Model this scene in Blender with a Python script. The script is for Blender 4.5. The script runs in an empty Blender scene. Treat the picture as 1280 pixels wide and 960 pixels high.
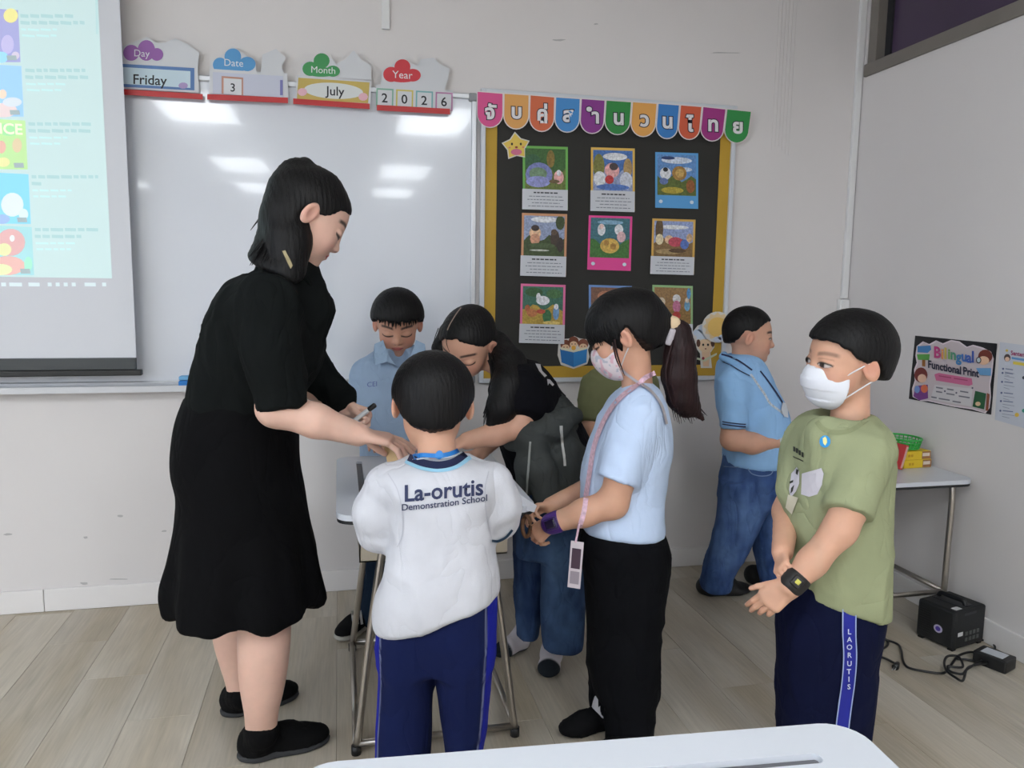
import bpy, bmesh, math, random
import numpy as np
from mathutils import Matrix, Vector

# ------------------------------------------------------------------ camera, light, exposure
CAM_H = 1.30
F_PX = 961.23
YAW, PITCH, ROLL = math.radians(12.6986), math.radians(7.1329), math.radians(-0.7705)
scene = bpy.context.scene
COL = scene.collection
_f = np.array([math.sin(YAW) * math.cos(PITCH), math.cos(YAW) * math.cos(PITCH), -math.sin(PITCH)])
_r = np.array([math.cos(YAW), -math.sin(YAW), 0.0])
_d = np.cross(_f, _r)
_r2 = _r * math.cos(ROLL) + _d * math.sin(ROLL)
_d2 = -_r * math.sin(ROLL) + _d * math.cos(ROLL)
CAMR = np.array([_r2, _d2, _f])            # rows: image right, image down, forward
cam_data = bpy.data.cameras.new('camera')
cam = bpy.data.objects.new('camera', cam_data)
COL.objects.link(cam)
m4 = Matrix.Identity(4)
for i in range(3):
    m4[i][0] = _r2[i]; m4[i][1] = -_d2[i]; m4[i][2] = -_f[i]
m4[0][3], m4[1][3], m4[2][3] = 0.0, 0.0, CAM_H
cam.matrix_world = m4
cam_data.sensor_width = 36.0
cam_data.lens = F_PX / 1280.0 * 36.0
cam_data.clip_start = 0.02
scene.camera = cam

world = bpy.data.worlds.new('world')
scene.world = world
world.use_nodes = True
world.node_tree.nodes['Background'].inputs[0].default_value = (0.72, 0.80, 0.92, 1)
world.node_tree.nodes['Background'].inputs[1].default_value = 3.6

vs = scene.view_settings
vs.view_transform = 'Standard'
vs.look = 'None'
vs.gamma = 1.0
vs.use_curve_mapping = False
vs.exposure = 0.35
LAMP_STRENGTH = 12.8

# room dimensions (metres); x along the board wall, y towards it
WY, RX, LX, BY, CZ = 3.254, 2.363, -4.3, -7.2, 2.80

# ------------------------------------------------------------------ pixel helpers (1280x960 frame)
C0 = np.array([0, 0, CAM_H])
def ray(px, py):
    return CAMR.T @ np.array([(px - 640.0) / F_PX, (py - 480.0) / F_PX, 1.0])
def onY(px, py, Y):
    d = ray(px, py); return C0 + d * (Y / d[1])
def onX(px, py, X):
    d = ray(px, py); return C0 + d * (X / d[0])
def fl(px, py, z=0.0):
    d = ray(px, py); return C0 + d * ((z - CAM_H) / d[2])
HR = np.array([math.cos(YAW), -math.sin(YAW), 0.0])
HF = np.array([math.sin(YAW), math.cos(YAW), 0.0])
def onD(px, py, D):
    """point on the ray of a pixel at horizontal distance D along the camera heading"""
    d = ray(px, py); return C0 + d * (D / float(d @ HF))

# ------------------------------------------------------------------ materials
def lin(c):
    c = c / 255.0
    return c / 12.92 if c <= 0.04045 else ((c + 0.055) / 1.055) ** 2.4
def rgb(r, g, b):
    return (lin(r), lin(g), lin(b), 1.0)
_mats = {}
def mat(name, col, rough=0.6, metal=0.0, var=0.0, scale=8.0, bump=0.0, bscale=60.0, spec=0.5, emit=0.0, coat=0.0, trans=0.0, stretch=(1, 1, 1), vcol=False, sss=0.0, wr=0.0, wscale=9.0):
    if name in _mats:
        return _mats[name]
    m = bpy.data.materials.new(name)
    m.use_nodes = True
    nt = m.node_tree
    b = nt.nodes['Principled BSDF']
    c = rgb(*col)
    b.inputs['Base Color'].default_value = c
    b.inputs['Roughness'].default_value = rough
    b.inputs['Metallic'].default_value = metal
    b.inputs['Specular IOR Level'].default_value = spec
    b.inputs['Coat Weight'].default_value = coat
    b.inputs['Transmission Weight'].default_value = trans
    if sss:
        b.inputs['Subsurface Weight'].default_value = sss
        b.inputs['Subsurface Radius'].default_value = (0.012, 0.005, 0.003)
        b.inputs['Subsurface Scale'].default_value = 1.0
    tc = nt.nodes.new('ShaderNodeTexCoord')
    mp = nt.nodes.new('ShaderNodeMapping')
    mp.inputs['Scale'].default_value = stretch
    nt.links.new(tc.outputs['Object'], mp.inputs['Vector'])
    src = None
    if vcol:
        a = nt.nodes.new('ShaderNodeVertexColor'); a.layer_name = 'Col'
        src = a.outputs['Color']
    if var > 0:
        n = nt.nodes.new('ShaderNodeTexNoise')
        n.inputs['Scale'].default_value = scale
        n.inputs['Detail'].default_value = 5.0
        nt.links.new(mp.outputs['Vector'], n.inputs['Vector'])
        mr = nt.nodes.new('ShaderNodeMapRange')
        mr.inputs['From Min'].default_value = 0.3; mr.inputs['From Max'].default_value = 0.7
        mr.inputs['To Min'].default_value = 1.0 - var; mr.inputs['To Max'].default_value = 1.0 + var
        nt.links.new(n.outputs['Fac'], mr.inputs['Value'])
        mx = nt.nodes.new('ShaderNodeMix'); mx.data_type = 'RGBA'; mx.blend_type = 'MULTIPLY'
        mx.inputs['Factor'].default_value = 1.0
        if src is not None: nt.links.new(src, mx.inputs['A'])
        else: mx.inputs['A'].default_value = c
        nt.links.new(mr.outputs['Result'], mx.inputs['B'])
        src = mx.outputs['Result']
    if src is not None:
        nt.links.new(src, b.inputs['Base Color'])
    if bump > 0:
        n2 = nt.nodes.new('ShaderNodeTexNoise')
        n2.inputs['Scale'].default_value = bscale
        n2.inputs['Detail'].default_value = 4.0
        nt.links.new(mp.outputs['Vector'], n2.inputs['Vector'])
        bp = nt.nodes.new('ShaderNodeBump')
        bp.inputs['Strength'].default_value = bump
        bp.inputs['Distance'].default_value = 0.004
        nt.links.new(n2.outputs['Fac'], bp.inputs['Height'])
        nt.links.new(bp.outputs['Normal'], b.inputs['Normal'])
    if wr > 0:      # soft cloth creases
        nw = nt.nodes.new('ShaderNodeTexNoise'); nw.inputs['Scale'].default_value = wscale; nw.inputs['Detail'].default_value = 2.5; nw.inputs['Distortion'].default_value = 0.8
        mw = nt.nodes.new('ShaderNodeMapping'); mw.inputs['Scale'].default_value = (1.0, 1.0, 0.55); mw.inputs['Rotation'].default_value = (0.25, 0.35, 0.2)
        nt.links.new(tc.outputs['Object'], mw.inputs['Vector']); nt.links.new(mw.outputs['Vector'], nw.inputs['Vector'])
        s1 = nt.nodes.new('ShaderNodeMath'); s1.operation = 'SUBTRACT'; s1.inputs[1].default_value = 0.5; nt.links.new(nw.outputs['Fac'], s1.inputs[0])
        s2 = nt.nodes.new('ShaderNodeMath'); s2.operation = 'ABSOLUTE'; nt.links.new(s1.outputs[0], s2.inputs[0])
        s3 = nt.nodes.new('ShaderNodeMath'); s3.operation = 'POWER'; s3.inputs[1].default_value = 0.6; nt.links.new(s2.outputs[0], s3.inputs[0])
        bw = nt.nodes.new('ShaderNodeBump'); bw.inputs['Strength'].default_value = wr; bw.inputs['Distance'].default_value = 0.03
        nt.links.new(s3.outputs[0], bw.inputs['Height'])
        if bump > 0: nt.links.new(bp.outputs['Normal'], bw.inputs['Normal'])
        nt.links.new(bw.outputs['Normal'], b.inputs['Normal'])
    if emit > 0:
        b.inputs['Emission Color'].default_value = c
        if src is not None: nt.links.new(src, b.inputs['Emission Color'])
        b.inputs['Emission Strength'].default_value = emit
    _mats[name] = m
    return m

# ------------------------------------------------------------------ object helpers
def tag(o, label=None, cat=None, group=None, kind=None):
    if label: o['label'] = label
    if cat: o['category'] = cat
    if group: o['group'] = group
    if kind: o['kind'] = kind
    return o
def thing(name, label, cat, loc=(0, 0, 0), rotz=0.0, group=None):
    o = bpy.data.objects.new(name, None)
    o.empty_display_size = 0.05
    COL.objects.link(o)
    o.location = loc
    o.rotation_euler = (0, 0, rotz)
    return tag(o, label, cat, group)
def link_mesh(name, me, mats, parent=None, smooth=False, loc=None):
    o = bpy.data.objects.new(name, me)
    COL.objects.link(o)
    if mats is not None:
        for m in (mats if isinstance(mats, (list, tuple)) else [mats]):
            me.materials.append(m)
    if smooth:
        me.polygons.foreach_set('use_smooth', [True] * len(me.polygons))
    if parent is not None:
        o.parent = parent
    if loc is not None:
        o.location = loc
    return o
def obj(name, bm, mats, parent=None, smooth=False, loc=None):
    me = bpy.data.meshes.new(name)
    bmesh.ops.recalc_face_normals(bm, faces=bm.faces)
    bm.to_mesh(me); bm.free()
    return link_mesh(name, me, mats, parent, smooth, loc)
def bx(bm, x0, x1, y0, y1, z0, z1, bevel=0.0, mi=0):
    vs_ = [bm.verts.new(p) for p in [(x0, y0, z0), (x1, y0, z0), (x1, y1, z0), (x0, y1, z0), (x0, y0, z1), (x1, y0, z1), (x1, y1, z1), (x0, y1, z1)]]
    fs = [bm.faces.new([vs_[i] for i in q]) for q in [(3, 2, 1, 0), (4, 5, 6, 7), (0, 1, 5, 4), (1, 2, 6, 5), (2, 3, 7, 6), (3, 0, 4, 7)]]
    for f in fs: f.material_index = mi
    if bevel > 0:
        es = list({e for f in fs for e in f.edges})
        r = bmesh.ops.bevel(bm, geom=es, offset=bevel, segments=2, affect='EDGES', profile=0.5)
        for f in r['faces']: f.material_index = mi
    return bm
def box(name, x0, x1, y0, y1, z0, z1, m, parent=None, bevel=0.0, loc=None):
    return obj(name, bx(bmesh.new(), x0, x1, y0, y1, z0, z1, bevel), m, parent, loc=loc)
def catmull(pts, n=8):
    pts = [Vector(p) for p in pts]
    out = []
    for i in range(len(pts) - 1):
        p0 = pts[max(i - 1, 0)]; p1 = pts[i]; p2 = pts[i + 1]; p3 = pts[min(i + 2, len(pts) - 1)]
        for k in range(n):
            t = k / n
            out.append(0.5 * ((2 * p1) + (-p0 + p2) * t + (2 * p0 - 5 * p1 + 4 * p2 - p3) * t * t + (-p0 + 3 * p1 - 3 * p2 + p3) * t ** 3))
    out.append(pts[-1])
    return out
def tube(bm, pts, r, seg=10, mi=0, closed=False):
    pts = [Vector(p) for p in pts]
    n = len(pts)
    rr = r if isinstance(r, (list, tuple)) else [r] * n
    rings = []
    up = Vector((0, 0, 1))
    prev = None
    for i in range(n):
        if closed: t = (pts[(i + 1) % n] - pts[i - 1])
        else: t = pts[min(i + 1, n - 1)] - pts[max(i - 1, 0)]
        t.normalize()
        if prev is None:
            a = up if abs(t.dot(up)) < 0.9 else Vector((1, 0, 0))
            nx = t.cross(a).normalized()
        else:
            nx = (prev - t * prev.dot(t)).normalized()
        prev = nx
        ny = t.cross(nx)
        rings.append([bm.verts.new(pts[i] + (nx * math.cos(2 * math.pi * k / seg) + ny * math.sin(2 * math.pi * k / seg)) * rr[i]) for k in range(seg)])
    m_ = n if closed else n - 1
    for i in range(m_):
        A, B = rings[i], rings[(i + 1) % n]
        for k in range(seg):
            f = bm.faces.new((A[k], A[(k + 1) % seg], B[(k + 1) % seg], B[k])); f.material_index = mi; f.smooth = True
    if not closed:
        bm.faces.new(rings[0][::-1]).material_index = mi
        bm.faces.new(rings[-1]).material_index = mi
    return bm
def poly_prism(bm, pts2, t0, t1, to3, mi=0):
    """extrude a 2-D polygon (u,v) between depths t0 and t1; to3 maps (u,v,t) to 3-D"""
    A = [bm.verts.new(to3(u, v, t0)) for u, v in pts2]
    B = [bm.verts.new(to3(u, v, t1)) for u, v in pts2]
    n = len(pts2)
    f = bm.faces.new(A); f.material_index = mi
    f = bm.faces.new(B[::-1]); f.material_index = mi
    for i in range(n):
        f = bm.faces.new((A[i], B[i], B[(i + 1) % n], A[(i + 1) % n])); f.material_index = mi
    return bm
def circ(cx, cy, r, n=20, ry=None, a0=0.0, a1=2 * math.pi, rot=0.0):
    ry = r if ry is None else ry
    full = abs(a1 - a0 - 2 * math.pi) < 1e-6
    out = []
    for i in range(n if full else n + 1):
        a = a0 + (a1 - a0) * i / n
        x, y = r * math.cos(a), ry * math.sin(a)
        out.append((cx + x * math.cos(rot) - y * math.sin(rot), cy + x * math.sin(rot) + y * math.cos(rot)))
    return out
def rrect(x0, x1, y0, y1, r, n=6):
    out = []
    for cx, cy, a in ((x1 - r, y1 - r, 0), (x0 + r, y1 - r, 90), (x0 + r, y0 + r, 180), (x1 - r, y0 + r, 270)):
        for i in range(n + 1):
            t = math.radians(a + 90 * i / n)
            out.append((cx + r * math.cos(t), cy + r * math.sin(t)))
    return out
def text_mesh(body, size, extrude=0.0, offset=0.0, align='CENTER', shear=0.0, spacing=1.0):
    cu = bpy.data.curves.new('lettering', 'FONT')
    cu.body = body; cu.size = size; cu.extrude = extrude; cu.offset = offset
    cu.align_x = align; cu.align_y = 'CENTER'; cu.resolution_u = 3; cu.shear = shear
    cu.space_character = spacing
    o = bpy.data.objects.new('lettering', cu)
    COL.objects.link(o)
    dg = bpy.context.evaluated_depsgraph_get()
    dg.update()
    me = bpy.data.meshes.new_from_object(o.evaluated_get(dg))
    bpy.data.objects.remove(o); bpy.data.curves.remove(cu)
    me.materials.clear()
    return me
def map_mesh(me, fn):
    for v in me.vertices: v.co = fn(v.co)
    me.update()
    return me
# ------------------------------------------------------------------ the room
def wood_mat():
    m = bpy.data.materials.new('vinyl plank'); m.use_nodes = True
    nt = m.node_tree; b = nt.nodes['Principled BSDF']; N = nt.nodes.new; L = nt.links.new
    tc = N('ShaderNodeTexCoord'); oi = N('ShaderNodeObjectInfo')
    sc_ = N('ShaderNodeVectorMath'); sc_.operation = 'SCALE'; sc_.inputs['Scale'].default_value = 37.0
    cb = N('ShaderNodeCombineXYZ')
    L(oi.outputs['Random'], cb.inputs['X']); L(oi.outputs['Random'], cb.inputs['Y']); L(oi.outputs['Random'], cb.inputs['Z'])
    L(cb.outputs['Vector'], sc_.inputs[0])
    ad = N('ShaderNodeVectorMath'); ad.operation = 'ADD'
    L(tc.outputs['Object'], ad.inputs[0]); L(sc_.outputs['Vector'], ad.inputs[1])
    mp = N('ShaderNodeMapping'); mp.inputs['Scale'].default_value = (1.0, 0.16, 1.0)
    L(ad.outputs['Vector'], mp.inputs['Vector'])
    n1 = N('ShaderNodeTexNoise'); n1.inputs['Scale'].default_value = 9.0; n1.inputs['Detail'].default_value = 3.0
    L(mp.outputs['Vector'], n1.inputs['Vector'])
    # growth rings: bands of a stretched noise field
    mu = N('ShaderNodeMath'); mu.operation = 'MULTIPLY'; mu.inputs[1].default_value = 34.0
    L(n1.outputs['Fac'], mu.inputs[0])
    sn = N('ShaderNodeMath'); sn.operation = 'SINE'; L(mu.outputs[0], sn.inputs[0])
    n2 = N('ShaderNodeTexNoise'); n2.inputs['Scale'].default_value = 140.0; n2.inputs['Detail'].default_value = 4.0
    mp2 = N('ShaderNodeMapping'); mp2.inputs['Scale'].default_value = (1.0, 0.05, 1.0)
    L(ad.outputs['Vector'], mp2.inputs['Vector']); L(mp2.outputs['Vector'], n2.inputs['Vector'])
    n3 = N('ShaderNodeTexNoise'); n3.inputs['Scale'].default_value = 3.0
    L(ad.outputs['Vector'], n3.inputs['Vector'])
    r1 = N('ShaderNodeMapRange'); r1.inputs['From Min'].default_value = -1; r1.inputs['From Max'].default_value = 1
    r1.inputs['To Min'].default_value = -0.07; r1.inputs['To Max'].default_value = 0.05; L(sn.outputs[0], r1.inputs['Value'])
    msk = N('ShaderNodeMapRange'); msk.inputs['From Min'].default_value = 0.5; msk.inputs['From Max'].default_value = 0.62
    L(n3.outputs['Fac'], msk.inputs['Value'])
    mm = N('ShaderNodeMath'); mm.operation = 'MULTIPLY'; L(r1.outputs['Result'], mm.inputs[0]); L(msk.outputs['Result'], mm.inputs[1])
    r2 = N('ShaderNodeMapRange'); r2.inputs['From Min'].default_value = 0.3; r2.inputs['From Max'].default_value = 0.7
    r2.inputs['To Min'].default_value = 0.90; r2.inputs['To Max'].default_value = 1.08; L(n2.outputs['Fac'], r2.inputs['Value'])
    r3 = N('ShaderNodeMapRange'); r3.inputs['To Min'].default_value = -0.08; r3.inputs['To Max'].default_value = 0.08; L(oi.outputs['Random'], r3.inputs['Value'])
    a1 = N('ShaderNodeMath'); L(mm.outputs[0], a1.inputs[0]); L(r2.outputs['Result'], a1.inputs[1])
    a2 = N('ShaderNodeMath'); L(a1.outputs[0], a2.inputs[0]); L(r3.outputs['Result'], a2.inputs[1])
    cr = N('ShaderNodeMix'); cr.data_type = 'RGBA'
    cr.inputs['A'].default_value = rgb(172, 160, 140); cr.inputs['B'].default_value = rgb(190, 183, 171)
    n4 = N('ShaderNodeTexNoise'); n4.inputs['Scale'].default_value = 5.0; n4.inputs['Detail'].default_value = 2.0
    L(mp.outputs['Vector'], n4.inputs['Vector'])
    r4 = N('ShaderNodeMapRange'); r4.inputs['From Min'].default_value = 0.35; r4.inputs['From Max'].default_value = 0.65; L(n4.outputs['Fac'], r4.inputs['Value'])
    L(r4.outputs['Result'], cr.inputs['Factor'])
    mx = N('ShaderNodeMix'); mx.data_type = 'RGBA'; mx.blend_type = 'MULTIPLY'; mx.inputs['Factor'].default_value = 1.0
    L(cr.outputs['Result'], mx.inputs['A']); L(a2.outputs[0], mx.inputs['B'])
    L(mx.outputs['Result'], b.inputs['Base Color'])
    b.inputs['Roughness'].default_value = 0.48
    bp = N('ShaderNodeBump'); bp.inputs['Strength'].default_value = 0.15; bp.inputs['Distance'].default_value = 0.001
    L(n2.outputs['Fac'], bp.inputs['Height']); L(bp.outputs['Normal'], b.inputs['Normal'])
    return m
WOOD = wood_mat()
M_wall = mat('wall paint', (218, 214, 213), 0.75, var=0.025, scale=1.4, bump=0.03, bscale=40)
M_base = mat('baseboard paint', (226, 223, 222), 0.5, var=0.02, scale=3)
M_ceil = mat('ceiling board', (236, 236, 234), 0.9)
M_white = mat('white plastic', (226, 226, 226), 0.45)
M_alu = mat('brushed aluminium', (190, 192, 196), 0.35, metal=0.75)
M_chrome = mat('chromed steel tube', (178, 172, 164), 0.28, metal=0.9, var=0.06, scale=20)
M_black = mat('black plastic', (22, 23, 25), 0.4)

floor = box('floor', LX, RX, BY, WY, -0.06, -0.006, mat('floor joint', (110, 100, 86), 0.9))
tag(floor, 'grey oak vinyl plank floor', None, None, 'structure')
PW, PL = 0.2045, 1.22
plank_meshes = {}
def plank_mesh(w, l):
    k = (round(w, 4), round(l, 4))
    if k not in plank_meshes:
        bm = bmesh.new(); bx(bm, 0.0004, w - 0.0004, 0.0004, l - 0.0004, -0.006, 0.0)
        es = [e for e in bm.edges if all(v.co.z > -0.001 for v in e.verts)]
        bmesh.ops.bevel(bm, geom=es, offset=0.0008, segments=1, affect='EDGES')
        bmesh.ops.recalc_face_normals(bm, faces=bm.faces)
        me = bpy.data.meshes.new('plank'); bm.to_mesh(me); bm.free(); me.materials.append(WOOD)
        plank_meshes[k] = me
    return plank_meshes[k]
i0 = int(math.floor((LX + 0.843) / PW))
for i in range(i0, 17):
    x0 = max(-0.843 + i * PW, LX); x1 = min(-0.843 + (i + 1) * PW, RX)
    if x1 - x0 < 0.01: continue
    ph = (2.64 - 0.29 * i) % PL
    y = BY - PL + ((ph - (BY - PL)) % PL)
    while y < WY - 0.001:
        ya, yb = max(y, BY), min(y + PL, WY)
        y += PL
        if yb - ya < 0.01: continue
        if yb < -0.4 and x0 < -10: continue
        o = bpy.data.objects.new('plank', plank_mesh(x1 - x0, yb - ya)); COL.objects.link(o)
        o.location = (x0, ya, 0); o.parent = floor

wb_ = box('wall_back', LX, RX + 0.12, WY, WY + 0.12, -0.06, CZ, M_wall); tag(wb_, 'off white painted wall behind the whiteboard', kind='structure')
# right wall with a high strip window cut out of it
WIN_Z0, WIN_Z1, WIN_Y1, WIN_Y0 = 2.275, 2.74, 3.225, -2.5
bm = bmesh.new()
bx(bm, RX, RX + 0.12, BY, WY, -0.06, WIN_Z0)
bx(bm, RX, RX + 0.12, BY, WY, WIN_Z1, CZ)
bx(bm, RX, RX + 0.12, WIN_Y1, WY, WIN_Z0, WIN_Z1)
bx(bm, RX, RX + 0.12, BY, WIN_Y0, WIN_Z0, WIN_Z1)
wr_ = obj('wall_right', bm, M_wall); tag(wr_, 'off white painted side wall under a high window', kind='structure')
# window wall on the left, out of view: three tall openings added for fill daylight
bm = bmesh.new()
LW = [(-5.9, -3.7), (-3.2, -1.0), (-0.5, 1.7)]
bx(bm, LX - 0.12, LX, BY, WY, -0.06, 0.85); bx(bm, LX - 0.12, LX, BY, WY, 2.45, CZ)
yp = BY
for ya, yb in LW + [(WY, WY)]:
    bx(bm, LX - 0.12, LX, yp, ya, 0.85, 2.45); yp = yb
wl_ = obj('wall_left', bm, M_wall); tag(wl_, 'off white painted wall with three tall windows added for fill daylight', kind='structure')
for i_, (ya, yb) in enumerate(LW):
    wv = thing('window_%d' % (i_ + 2), 'white framed open window added out of view for fill daylight', None); tag(wv, kind='structure')
    for q in ((ya, ya + .05, .85, 2.45), (yb - .05, yb, .85, 2.45), (ya + .05, yb - .05, .85, .90), (ya + .05, yb - .05, 2.40, 2.45), ((ya + yb) / 2 - .02, (ya + yb) / 2 + .02, .90, 2.40)):
        box('window_frame', LX - .09, LX - .04, q[0], q[1], q[2], q[3], M_white, wv)
    pl_ = bpy.data.lights.new('window_portal', 'AREA'); pl_.shape = 'RECTANGLE'; pl_.size = yb - ya; pl_.size_y = 1.6; pl_.cycles.is_portal = True
    po = bpy.data.objects.new('window_portal', pl_); COL.objects.link(po); po.location = (LX - .10, (ya + yb) / 2, 1.65); po.rotation_euler = (math.pi / 2, 0, -math.pi / 2)
wk_ = box('wall_rear', LX - 0.12, RX + 0.12, BY - 0.12, BY, -0.06, CZ, M_wall); tag(wk_, 'off white painted wall at the back of the classroom', kind='structure')
ce_ = box('ceiling', LX - 0.12, RX + 0.12, BY - 0.12, WY + 0.12, CZ, CZ + 0.08, M_ceil); tag(ce_, 'white ceiling', kind='structure')

# window_1: frame, sill, dark tinted pane
win = thing('window_1', 'high strip window with a grey frame and dark purple panes', None); tag(win, kind='structure')
del_cat = None
M_frame = mat('window frame grey', (120, 114, 108), 0.55, var=0.06, scale=9)
M_pane = mat('dark tinted pane', (74, 60, 84), 0.12, spec=0.4, var=0.1, scale=2)
M_gask = mat('dark gasket', (38, 38, 42), 0.6)
box('window_sill', RX - 0.012, RX + 0.118, WIN_Y0, WIN_Y1, WIN_Z0, WIN_Z0 + 0.055, M_frame, win, 0.004)
box('window_frame', RX + 0.005, RX + 0.115, WIN_Y1 - 0.055, WIN_Y1, WIN_Z0 + 0.055, WIN_Z1, M_frame, win, 0.003)
box('window_frame', RX + 0.005, RX + 0.115, WIN_Y0, WIN_Y1, WIN_Z1 - 0.03, WIN_Z1, M_frame, win, 0.003)
yy = WIN_Y1 - 0.055
k = 0
while yy > WIN_Y0 + 0.1:
    ye = max(yy - 1.4, WIN_Y0)
    box('gasket', RX + 0.05, RX + 0.09, yy - 0.035, yy, WIN_Z0 + 0.055, WIN_Z1 - 0.03, M_gask, win)
    box('pane', RX + 0.06, RX + 0.07, ye, yy - 0.035, WIN_Z0 + 0.055, WIN_Z1 - 0.03, M_pane, win)
    yy = ye

# baseboards, with the butt joint seen on the left
bb = thing('baseboard_back', 'white skirting board along the whiteboard wall', None); tag(bb, kind='structure')
jx = onY(57, 760, WY)[0]
for xa, xb in ((LX, jx - 1.2), (jx - 1.199, jx - 0.001), (jx + 0.001, jx + 2.2), (jx + 2.202, RX)):
    box('board', xa, xb, WY - 0.013, WY - 0.0005, 0.0005, 0.092, M_base, bb, 0.003)
br = thing('baseboard_right', 'white skirting board along the side wall', None); tag(br, kind='structure')
for ya, yb in ((BY, -1.0), (-0.998, 1.2), (1.202, WY - 0.014)):
    box('board', RX - 0.013, RX - 0.0005, ya, yb, 0.0005, 0.092, M_base, br, 0.003)

# cable trunking
p = onY(1066, 200, WY); q = onY(1078, 200, WY)
tz = onY(1061, 373, WY)[2]
t1 = box('trim_1', RX - 0.036, RX - 0.004, WY - 0.018, WY - 0.0005, tz, CZ - 0.001, M_white, None, 0.003)
tag(t1, 'white vertical cable trunking in the room corner', kind='structure')
a = onY(1046, 374, WY); b_ = onY(1080, 392, WY)
t2 = thing('trim_2', 'white socket box under the corner trunking', None); tag(t2, kind='structure')
box('back_box', a[0], RX - 0.002, WY - 0.03, WY - 0.0005, a[2] - 0.09, a[2], M_white, t2, 0.004)
box('face_plate', a[0] + 0.006, RX - 0.008, WY - 0.036, WY - 0.03, a[2] - 0.084, a[2] - 0.006, M_white, t2, 0.002)
a = onY(477, 37, WY); b_ = onY(487, 37, WY)
t3 = box('trim_3', a[0], b_[0], WY - 0.014, WY - 0.0005, a[2], CZ - 0.001, M_white, None, 0.003)
tag(t3, 'short white cable trunking ending above the whiteboard', kind='structure')
a = onY(964, 188, WY); b_ = onY(990, 188, WY)
t4 = thing('trim_4', 'faint ribbed plaster strip on the wall right of the notice board', None); tag(t4, kind='structure')
for k in range(6):
    xa = a[0] + (b_[0] - a[0]) * k / 6
    box('rib', xa, xa + (b_[0] - a[0]) / 6 - 0.004, WY - 0.002, WY - 0.0004, a[2] + 0.02 * math.sin(k), CZ - 0.001, M_wall, t4)

# scuffs on the wall paint: shallow grey marks
M_scuff = mat('wall scuff', (178, 176, 176), 0.8)
sc_root = thing('trim_5', 'grey scuff marks on the white wall', None); tag(sc_root, kind='structure')
random.seed(4)
for px, py, w, h in ((10, 668, 14, 3), (107, 672, 6, 4), (150, 645, 9, 5), (205, 664, 8, 3), (105, 729, 12, 4), (147, 724, 30, 2), (698, 50, 22, 3), (745, 30, 6, 2), (905, 66, 40, 2)):
    bm = bmesh.new()
    n = 10
    pts = [(px + w / 2 * math.cos(2 * math.pi * i / n) * random.uniform(.6, 1.1), py + h / 2 * math.sin(2 * math.pi * i / n) * random.uniform(.5, 1.1)) for i in range(n)]
    poly_prism(bm, pts, 0.0004, 0.0008, lambda u, v, t: onY(u, v, WY - t))
    obj('mark', bm, M_scuff, sc_root)

# ceiling light fixtures (reflected in the whiteboard; left column added to brighten that side)
M_lamp = mat('lit lamp diffuser', (244, 250, 255), 0.5, emit=LAMP_STRENGTH)
cl_n = 0
for cx in (-3.05, -1.15, 0.85):
    for cy in (-0.62, -3.75, -6.1):
        rw_ = {-0.62: 'in the row nearest the whiteboard', -3.75: 'in the middle row', -6.1: 'in the row by the rear wall'}[cy]; cw_ = {-3.05: 'in the left column added to brighten that side', -1.15: 'in the centre column', 0.85: 'beside the side wall'}[cx]
        L_ = thing('ceiling_light', 'lit ceiling light panel %s, %s' % (rw_, cw_), 'ceiling light', (cx, cy, CZ), 0, 'ceiling light panels')
        for (xa, xb, ya, yb) in ((-.32, .32, -.62, -.6), (-.32, .32, .6, .62), (-.32, -.3, -.6, .6), (.3, .32, -.6, .6)):
            box('frame', xa, xb, ya, yb, -0.045, -0.0005, M_white, L_)
        box('diffuser', -.3, .3, -.6, .6, -0.04, -0.03, M_lamp, L_)
# ------------------------------------------------------------------ flat prints
class Flat:
    """layers of thin coloured shapes on a wall; shapes are given in photo pixels and land on the wall plane"""
    def __init__(self, to3, step=0.00035):
        self.to3 = to3; self.step = step; self.bm = bmesh.new(); self.mats = []; self.lay = 1
    def mi(self, m):
        if m not in self.mats: self.mats.append(m)
        return self.mats.index(m)
    def add(self, pts, m, lay=None):
        if lay is None: self.lay += 1; lay = self.lay
        t = self.t0 + lay * self.step if hasattr(self, 't0') else lay * self.step
        vs_ = [self.bm.verts.new(self.to3(u, v, t)) for u, v in pts]
        f = self.bm.faces.new(vs_); f.material_index = self.mi(m)
        return self
    def text(self, body, cx, cy, h, m, offset=0.0, slope=0.0, fx=1.0, lay=None, extr=None):
        """lettering with cap height h pixels, centred on the pixel (cx, cy); slope turns the line"""
        if lay is None: self.lay += 1; lay = self.lay
        t = (self.t0 if hasattr(self, 't0') else 0) + lay * self.step
        me = text_mesh(body, 1.0, 0.0, offset)
        k = h / 0.72
        i = self.mi(m)
        base = len(self.bm.verts)
        vs_ = [self.bm.verts.new(self.to3(cx + v.co.x * k * fx, cy - v.co.y * k + v.co.x * k * fx * slope, t)) for v in me.vertices]
        for p_ in me.polygons:
            try:
                f = self.bm.faces.new([vs_[j] for j in p_.vertices]); f.material_index = i
            except ValueError: pass
        bpy.data.meshes.remove(me)
        return self
    def build(self, name, parent):
        me = bpy.data.meshes.new(name); self.bm.to_mesh(me); self.bm.free()
        return link_mesh(name, me, self.mats, parent)
_pc = {}
def art(r, g, b): return mat('picture %d %d %d' % (r, g, b), (r, g, b), .5, var=.3, scale=120)
def paint(r, g, b, rough=0.55):
    k = (r, g, b)
    if k not in _pc: _pc[k] = mat('print %d %d %d' % k, k, rough)
    return _pc[k]
backwall = lambda off: (lambda u, v, t: onY(u, v, WY - off - t))
rightwall = lambda off: (lambda u, v, t: onX(u, v, RX - off - t))
def plate(name, pts, to3, t0, t1, m, parent=None):
    return obj(name, poly_prism(bmesh.new(), pts, t0, t1, to3), m, parent)

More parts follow.
